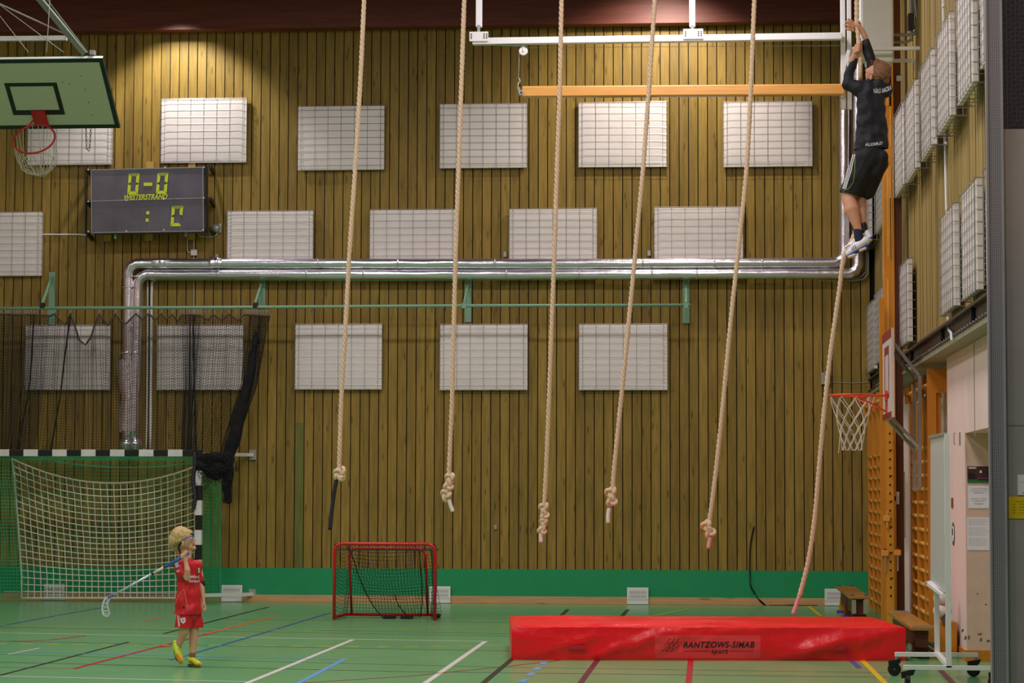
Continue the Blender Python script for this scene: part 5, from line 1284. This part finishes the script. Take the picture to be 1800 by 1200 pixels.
# left hand fingers
for k in range(4): body += [(bp(356.5 + k * 1.5, 1064, .07), .0075, bp(357 + k * 1.5, 1072 + (1.5 if k in (1, 2) else 0), .06), .006)]
body += [(bp(356, 1060, .06), .0075, bp(354.5, 1067, .05), .0065)]
organic('body', body, M_skin, t, .0045, 3)
# hair
blond = mat('blond_hair', '#b89c62', .5, var=.3, scale=30, stretch=(1, 1, .3), bump=.4, bscale=60)
hair = [C((318, 944, 0, 20), (320, 948, 0, 18.5), .97), C((314, 950, 0, 16), (309, 955, 0, 12), 1.), C((325, 939, 0, 13), (331, 939, 0, 9), 1.05), C((333, 938, 0, 7), (336, 942, 0, 4), 1.), C((308, 957, 0, 10), (311, 965, 0, 7), 1.), C((311, 964, -.03, 6), (313, 970, -.03, 3.5))]
hc = [(bp(322, 955), (bp(345, 990) - bp(322, 955)).normalized())]
organic('hair', hair, blond, t, .006, 2, cuts=[(bp(320.5, 950.5), V((.62, 0, -.78)).normalized())] , disp=.003, dscale=40)
organic('hair', [C((311, 955, -.01, 10.5), (310.5, 962, -.01, 8), 1.15), C((312, 960, -.0, 8), (314, 969, -.0, 4.5), 1.2), C((316, 950, -.0, 13), (314, 955, 0, 11), 1.2)], blond, t, .006, 2, disp=.003, dscale=40)
hcx = bp(318, 949)
strands('hair_locks', hcx, (.103, .09, .097), (-.15, -.1, 1), [(.95, -.35, .35), (.55, -.9, .22), (.1, -1, -.12), (-.45, -1, -.45), (-.95, -.4, -.75), (-1, .3, -.8)], 170, .0042, mat('pale_blond', '#c9ae74', .5, var=.3, scale=60), t, lift=1.0)
strands('hair_locks', hcx, (.103, .09, .097), (-.15, .1, 1), [(.95, .35, .35), (.3, 1, 0), (-.9, .5, -.7)], 60, .0042, mat('pale_blond', '#c9ae74', .5, var=.3, scale=60), t, lift=1.0)
# face details
blue = mat('blue_plastic', '#2f63b4', .3)
g = thing('x', 'x', 'x'); bpy.data.objects.remove(g)
GL = MB()
for s_ in (-1, 1): GL.tube(smooth_path([bp(321, 951, s_ * .088), bp(329, 945.5, s_ * .085), bp(335, 942.5, s_ * .07), bp(338.5, 942.5, s_ * .045), bp(341, 944, s_ * .012)], 4), .0052, 6)
fr_ = GL.build('glasses', blue, t, smooth=True)
for s_ in (-1, 1): MB().ball(bp(338.3, 946.3, s_ * .04), (.008, .018, .014), 8).build('lens', mat('glass_lens', '#b8b4c4', .1, alpha=.35), fr_, smooth=True)
MB().tube(smooth_path([bp(320, 952, -.086), bp(314, 960, -.07), bp(316, 968, -.06), bp(317, 974, -.06)], 4), .008, 6).build('head_strap', M_black, t)
for s_ in (-1, 1): MB().ball(bp(336.6, 947.4, s_ * .039), .0065, 8).build('eye', M_wplast, t, smooth=True); MB().ball(bp(337.8, 947, s_ * .043), .0045, 8).build('iris', M_ink, t, smooth=True)
MB().tube(smooth_path([bp(339, 957.2, -.028), bp(342.3, 956.6, 0), bp(339, 957.2, .028)], 4), .0045, 6).build('lips', mat('lip', '#b0646a', .5), t, smooth=True)
# shirt
red = mat('red_jersey', '#cf101c', .55, var=.1, scale=8, bump=.5, bscale=14)
rd = V((-.5, -.85, 0)).normalized()
shirt = [C((329, 994, 0, 17), (330, 1030, 0, 20), .82), C((330, 1030, 0, 21), (329.5, 1090, 0, 30), .8), C((321, 991, -.06, 11), (343, 991, .07, 10)), C((318, 993, -.08, 11), (318, 1004, -.11, 10)), C((318, 1004, -.11, 10), (321, 1008, -.12, 9)), C((345, 994, .08, 10), (351, 1018, .1, 8.4)), C((322, 984, 0, 11), (330, 986, 0, 11))]
shirt = [(p[0], p[1], p[2], p[3], p[4], (rd if p[4] != 1. else None)) for p in shirt]
so = organic('shirt', shirt, red, t, .007, 4, cuts=[(bp(330, 1078.5), V((0, 0, -1))), (bp(331, 980), V((.25, 0, 1)).normalized())], disp=.02, dscale=11)
def on_surf(o, px, py):
    """point where the view ray meets the front of an object"""
    from mathutils.bvhtree import BVHTree
    me = o.data; M_ = wm(o); bv = BVHTree.FromPolygons([M_ @ v.co for v in me.vertices], [tuple(p.vertices) for p in me.polygons])
    d = ray(px, py).normalized(); h = bv.ray_cast(V((0, 0, EYE)), d)
    return (h[0] - d * .004) if h[0] is not None else None
wp = mat('white_print', '#e8e2e4', .6)
decal(so, [[(307, 990), (313, 988), (315, 995), (309, 998)]], mat('pale_blue_badge', '#b9c6dc', .6), 'sleeve_badge', so)
decal(so, strip([(311, 1002), (312.5, 1006)], 1.6) + strip([(313.6, 1001), (315.2, 1004.5)], 1.6), wp, 'sleeve_mark', so)
decal(so, [[(348, 998), (351, 997.5), (351.5, 1006), (348.5, 1007)]], wp, 'chest_crest', so)
surf_text(so, 'standard', 330, 1009, 350, 1015, wp, 'chest_lettering', so, (1.5, 0)); surf_text(so, 'chartered', 332, 1017, 351, 1023, wp, 'chest_lettering', so, (1, 0))
pale = mat('gold_piping', '#d99c5c', .6)
decal(so, strip([(323, 1034), (325, 1045), (328, 1058), (330, 1067)], .8) + strip([(322, 1036), (314, 1046), (308, 1060), (306, 1066)], .6), pale, 'piping', so)
decal(so, [[(321.5, 1065), (325, 1065), (325, 1069), (321.5, 1069)]], M_black, 'hem_badge', so)
# shorts
sh = [C((330, 1068, 0, 20), (331, 1078, 0, 20), .85, rd), C((324, 1078, -.05, 14), (321, 1114, -.05, 16)), C((343, 1078, .05, 12.5), (344, 1100, .05, 13.5))]
sho = organic('shorts', sh, red, t, .007, 3, cuts=[(bp(330, 1102), V((-.05, 0, -1)))], disp=.008, dscale=10)
decal(sho, strip([(312, 1080), (314.5, 1101)], 1.6) + strip([(315, 1080), (316, 1101)], .8), wp, 'side_stripe', sho)
decal(sho, [[(317, 1086), (326, 1085), (326.5, 1092), (322.5, 1096), (318, 1093)]], wp, 'shorts_crest', sho)
decal(sho, [[(319.5, 1088), (324, 1087.5), (324, 1091), (322, 1093), (320, 1091)]], M_red, 'shorts_crest_mark', sho)
for (x, y, d) in ((342, 1025, .14),): pass
organic('wristband', [C((354.2, 1024, .1, 6.2), (355, 1029, .1, 5.8))], M_black, t, .008, 1)
# socks and shoes
lime = mat('lime_trainer', '#c8e01c', .45, var=.1); flame = mat('orange_toe', '#f0822a', .45, var=.1); sole = mat('gum_sole', '#5f5a30', .6); sockm = mat('olive_sock', '#8a6a18', .8)
organic('sock', [C((314, 1131, 0, 6.2), (312.5, 1137, .0, 6))], sockm, t, .006, 1); organic('sock', [C((338.4, 1149, .03, 5.8), (338, 1156, .03, 5.8))], sockm, t, .006, 1)
b = MB(); 
s1_ = organic('shoe', [C((310.5, 1134, .0, 6.3), (314, 1150, -.03, 7.8), .8), C((314, 1150, -.03, 7.8), (318, 1160, -.05, 6.5), .8), C((307.5, 1128, 0, 3.5), (308, 1140, 0, 4.5))], lime, t, .005, 2)
decal(s1_, [[(308, 1147), (313, 1149), (320, 1157), (321, 1162), (317, 1165), (312, 1160)]], flame, 'orange_panel', s1_)
decal(s1_, strip([(310, 1139), (317, 1137)], 1.4) + strip([(311, 1143), (318, 1141)], 1.2), mat('lace_lime', '#e4ef7a', .6), 'laces', s1_)
organic('sole', [C((306.6, 1138, .01, 3), (311, 1157, .0, 3.2)), C((311, 1157, .0, 3.2), (318, 1165, -.03, 2.4))], sole, s1_, .005, 2)
s2_ = organic('shoe', [C((336, 1159, .03, 6.8), (346, 1165, -.03, 5.6), .95), C((346, 1165, -.03, 5.6), (350, 1167, -.05, 4.4), 1.)], lime, t, .005, 2, cuts=[(V((0, 0, .012)), V((0, 0, -1)))])
decal(s2_, [[(332, 1162), (337, 1160), (342, 1165), (340, 1169), (332, 1167)]], flame, 'orange_panel', s2_)
decal(s2_, [[(345, 1167), (352, 1164), (353, 1168), (347, 1169)]], flame, 'orange_panel', s2_)
decal(s2_, strip([(336, 1156.5), (343, 1159)], 1.3) + strip([(338, 1160.5), (345, 1161.5)], 1.1), mat('lace_lime', '#e4ef7a', .6), 'laces', s2_)
organic('sole', [C((335.5, 1167, .03, 6), (348, 1170, -.05, 5.3), 1.)], sole, s2_, .005, 1, cuts=[(V((0, 0, .001)), V((0, 0, -1))), (V((0, 0, .022)), V((0, 0, 1)))])
# floorball stick
YK = YB - .155
t = thing('floorball_stick', 'floorball stick with blue grip over the boy shoulder', 'stick', P(187, 1060, YK))
p = lambda x, y: P(x, y, YK)
MB().tube([p(198, 1046), p(268, 1008)], .0105, 8).build('shaft', mat('silver_shaft', '#c9cfe0', .25, metal=.5), t, smooth=True)
MB().tube([p(267, 1008.5), p(290, 996)], .012, 8).build('lower_grip', mat('cream_wrap', '#d8c4ae', .6), t, smooth=True)
MB().tube([p(267, 1008.7), p(270, 1007)], .014, 8).build('collar', M_black, t); MB().tube([p(288, 997), p(291, 995.4)], .0145, 8).build('collar', M_black, t)
MB().tube([p(290, 996), p(318, 980), p(332, 971)], .0155, 10).build('grip', mat('blue_grip', '#2a6cb0', .5, bump=.3, bscale=90), t, smooth=True)
b = MB(); clear = mat('pale_blade', '#cfd4dc', .2, var=.05)
b.tube(smooth_path([p(199, 1045.5), p(192, 1048), p(185, 1053), p(181, 1062), p(180, 1072), p(182, 1081)], 4), .0095, 6); b.tube(smooth_path([p(190, 1052), p(187, 1060), p(190, 1066)], 3), .005, 5)
b.tube(smooth_path([p(182, 1081), p(188, 1083), p(192, 1080), p(191, 1072), p(189, 1064), p(192, 1054), p(196, 1048)], 4), .006, 6)
for y in (1058, 1065, 1072, 1077): b.tube(smooth_path([p(182, y), p(187, y + 2.5), p(191, y)], 3), .004, 5)
b.build('blade', clear, t, smooth=True); MB().tube([p(190, 1049.5), p(199, 1045.5)], .0125, 8).build('blade_neck', mat('violet_neck', '#5c58a8', .4), t)

# ================================================================== climbing man
YM = YP; SM = FPX / YM
def mp_(x, y, d=0.): return P(x, y, YM + d)
def D(a, c, flat=1., side=None): return (mp_(*a[:3]), a[3] / SM, mp_(*c[:3]), c[3] / SM, flat, side)
t = thing('person', 'man in black top and shorts climbing the rightmost rope', 'person', mp_(1505, 450))
body = [
    D((1547, 127, .02, 17), (1540, 128, .03, 17), .95), D((1536, 126, .04, 14), (1533, 134, .04, 12), .9), D((1530, 137, .05, 9), (1528, 142, .05, 6.5)),   # head, jaw
    D((1524.5, 124.5, .05, 3), (1521.5, 124, .05, 1.6)), D((1526, 118, .05, 4), (1524, 120, .05, 2)), D((1523, 130.5, .05, 2.2), (1524, 131, .05, 2)),
    D((1530.5, 138.5, -.056, 2.3), (1531.5, 134.5, -.058, 2.8), .5),
    D((1543, 140, .02, 10.5), (1537, 154, .03, 10)),
    D((1532, 172, 0, 18), (1531, 215, 0, 20), .5, (1, .25, 0)), D((1531, 215, 0, 20), (1528, 270, 0, 21), .55, (1, .25, 0)),
    D((1506, 95.5, .0, 6.2), (1503, 104, .0, 5)), D((1497, 108, -.01, 5.5), (1503, 95, -.02, 5.3), .8), D((1503, 95, -.02, 6.3), (1507, 85, -.03, 6.8), .7),
    D((1522, 68, .02, 5.3), (1516, 55, .01, 5.6), .85), D((1516, 55, .01, 6.2), (1508, 46, .005, 8), .6),
    # legs
    D((1520, 288, .03, 19), (1495, 335, .06, 14.5)), D((1534, 290, .08, 16), (1512, 335, .13, 13)),
    D((1492, 335, .05, 13), (1492, 348, .03, 12)), D((1492, 350, .03, 12.2), (1497, 368, 0, 13.6)), D((1497, 368, 0, 13.6), (1507, 398, -.02, 7.4)), D((1507, 398, -.02, 7.4), (1509, 408, -.02, 6.6)),
    D((1512, 338, .14, 11), (1513, 360, .1, 10)), D((1513, 360, .1, 10), (1517, 392, .06, 5.6)), D((1517, 392, .06, 5.6), (1519, 408, .05, 5.2)),
]
# upper hand: open, fingers spread left; lower hand: fist round the rope
def finger(pts, r):
    out = []
    for (a, c) in zip(pts, pts[1:]): out.append((mp_(*a), r / SM, mp_(*c), r * .86 / SM))
    return out
body += finger([(1503, 42, 0), (1497, 37, -.01), (1491, 34, -.02)], 2.5) + finger([(1501, 45, -.01), (1494, 41, -.02), (1487, 38.5, -.03)], 2.5) + finger([(1500, 49, -.01), (1493, 46.5, -.03), (1485.5, 44, -.04)], 2.5) + finger([(1501, 54, -.01), (1494, 52.5, -.03), (1487.5, 51, -.03)], 2.2)
body += finger([(1513, 48, .01), (1512, 42, .03), (1509, 37, .05)], 2.1)
for k in range(4): body += finger([(1503 + k * .6, 92 - k * 4.2, -.045), (1509 + k * .5, 89 - k * 4.2, -.06), (1514, 87.5 - k * 4, -.035), (1513, 88 - k * 4, -.0)], 2.3)
body += finger([(1503, 90, -.02), (1503.5, 82, -.01), (1508, 77, .015)], 2.3)
organic('body', body, M_skin2, t, .0055, 3)
MB().tube([mp_(1523.3, 128, .045), mp_(1523.6, 128.3, .02), mp_(1525.2, 129.2, .0)], .0035, 6).build('lips', mat('lip', '#b0646a'), t, smooth=True)
MB().tube([mp_(1525.5, 119.5, .03), mp_(1526.5, 119.2, .0)], .003, 5).build('eyebrow', mat('reddish_hair', '#75502f'), t)
brown = mat('reddish_hair', '#75502f', .6, var=.4, scale=40, bump=.6, bscale=70)
organic('hair', [D((1550, 126, .01, 17.6), (1546, 132, .01, 16.6), .98), D((1546, 119, .02, 14.5), (1540, 113, .03, 10.5), 1.), D((1540, 112, .03, 9), (1534, 108, .03, 5.5), 1.), D((1552, 138, .0, 11), (1545, 142, .0, 8.5), 1.2), D((1534, 108, .03, 5), (1531, 105.5, .03, 3))], brown, t, .007, 1, disp=.008, dscale=55)
strands('hair_locks', mp_(1549, 128, .01), (.098, .1, .108), (-.8, -.1, .75), [(.1, -1, .7), (.7, -.8, .3), (.9, -.5, -.5), (.3, -1, -.75), (-.1, -1, -.55)], 190, .0036, mat('sandy_hair', '#80583a', .6, var=.35, scale=60), t, .15, 1.0)
b = MB()
for k in range(26):
    p0 = mp_(random.uniform(1532, 1545), random.uniform(108, 114), random.uniform(-.04, .04)); e = V((random.uniform(-.03, .0), random.uniform(-.01, 0), random.uniform(.008, .028)))
    b.tube([p0, p0 + e * .6, p0 + e + V((-.008, 0, 0))], [.005, .0045, .0012], 5)
tag(b.build('fringe', mat('sandy_hair', '#80583a', .6), t, smooth=True), kind='stuff')
blk = mat('black_top', '#0f0e17', .7, var=.15, scale=8, bump=.7, bscale=13)
sd = (1, .25, 0)
top = [D((1531, 163, 0, 25), (1532, 205, 0, 27), .58, sd), D((1532, 205, 0, 27), (1531, 275, 0, 33), .58, sd), D((1513, 156, .0, 15), (1553, 156, .04, 14)), D((1548, 150, .03, 12), (1557, 160, .03, 12)),
       D((1513, 158, .0, 14), (1490, 149, -.0, 9.8)), D((1490, 149, 0, 9.8), (1491, 136, 0, 8.8)), D((1491, 136, 0, 8.8), (1499, 110, 0, 7.6)), D((1499, 110, 0, 7.6), (1501, 100, 0, 7)),
       D((1545, 150, .04, 14), (1534, 116, .04, 11)), D((1534, 116, .04, 11), (1526, 88, .03, 8.8)), D((1526, 88, .03, 8.8), (1519, 68, .02, 7.2)), D((1536, 150, .02, 13), (1545, 150, .0, 13))]
to = organic('long_sleeve_top', top, blk, t, .009, 3, cuts=[(mp_(1528, 262.5), V((.06, 0, -1))), (mp_(1517.5, 71), V((-.35, 0, 1)).normalized()) ], disp=.02, dscale=12)
surf_text(to, 'VÄRÖ BACKA', 1535, 154, 1567, 164, wp, 'back_lettering', to, (2.5, -9)); surf_text(to, 'PÅLSONPLÅT', 1521, 250.5, 1552, 257.5, wp, 'back_lettering', to, (-3.2, 0), shear=.15)
bs = mat('black_shorts', '#0d0c12', .7, var=.15, scale=8, bump=.3, bscale=12)
shs = organic('shorts', [D((1527, 262, 0, 27), (1527, 278, 0, 29), .7, sd), D((1526, 280, .0, 30), (1495, 340, .04, 20), .85), D((1540, 285, .04, 22), (1522, 335, .1, 17), .9), D((1545, 278, -.01, 17), (1538, 300, .0, 17))], bs, t, .009, 4, cuts=[(mp_(1497, 342), V((-.3, 0, -1)).normalized()), (mp_(1528, 262), V((.0, 0, 1)))], disp=.01, dscale=10)
for k in range(3): decal(shs, strip([(1496.5 + k * 3, 271), (1493 + k * 3, 285), (1490 + k * 3, 300), (1485 + k * 2.6, 318), (1481.5 + k * 2.4, 332)], 1.3), wp, 'white_stripe', shs)
decal(shs, strip([(1503, 271), (1502.5, 300), (1500, 320), (1492, 331), (1481, 336)], .8), mat('lime_piping', '#8a9a3a', .6), 'lime_piping', shs)
navy = mat('navy_sock', '#1c1a3c', .8)
organic('sock', [D((1507.5, 406, -.02, 7.8), (1511, 421, -.02, 8.6))], navy, t, .006, 1); organic('sock', [D((1518, 395, .055, 6.2), (1519.5, 408, .05, 6.5))], M_black, t, .006, 1)
wsh = mat('white_trainer', '#e4e0e2', .5, var=.04); bls = mat('blue_sole', '#2b2f8c', .5); crm = mat('cream_sole', '#d6c6a4', .6)
# near shoe: toe clamps the rope at lower left, sole turned to the camera and down right
s1 = organic('shoe', [D((1520, 424, -.02, 9.5), (1505, 434, -.03, 9), .85), D((1505, 434, -.03, 9), (1492, 445, -.03, 6.6), .8)], wsh, t, .006, 2)
organic('sole', [D((1522, 433, -.035, 5.2), (1507, 441, -.04, 5), .7), D((1507, 441, -.04, 5), (1493, 450, -.04, 4.8), .7)], bls, s1, .006, 1)
organic('heel_tread', [D((1520, 437, -.055, 4), (1513, 440, -.055, 4), .6)], crm, s1, .006, 1); organic('toe_tread', [D((1501, 449, -.055, 5), (1494, 451, -.055, 4.4), .6)], crm, s1, .006, 1)
decal(s1, strip([(1499, 431), (1502, 438)], 1.1) + strip([(1502, 429.5), (1505, 436.5)], 1.1) + strip([(1496, 433), (1499, 440)], 1.1), M_ink, 'side_stripe', s1)
s2 = organic('shoe', [D((1523, 410, .05, 7.5), (1528, 418, .03, 7), .9), D((1515, 414, .05, 7), (1490, 436, .02, 6), .8), D((1490, 436, .02, 6), (1483, 446, .0, 5))], wsh, t, .006, 2)
organic('sole', [D((1530, 419, .02, 5.4), (1522, 422, .02, 5), .7)], bls, s2, .006, 1); organic('heel_tread', [D((1529, 422, .0, 3.8), (1526, 424, .0, 3.6), .6)], crm, s2, .006, 1)
decal(s2, strip([(1494, 420), (1500, 423)], 1.1) + strip([(1497, 417), (1503, 420)], 1.1) + strip([(1484, 437), (1494, 430)], 1.2), M_ink, 'side_stripe', s2)
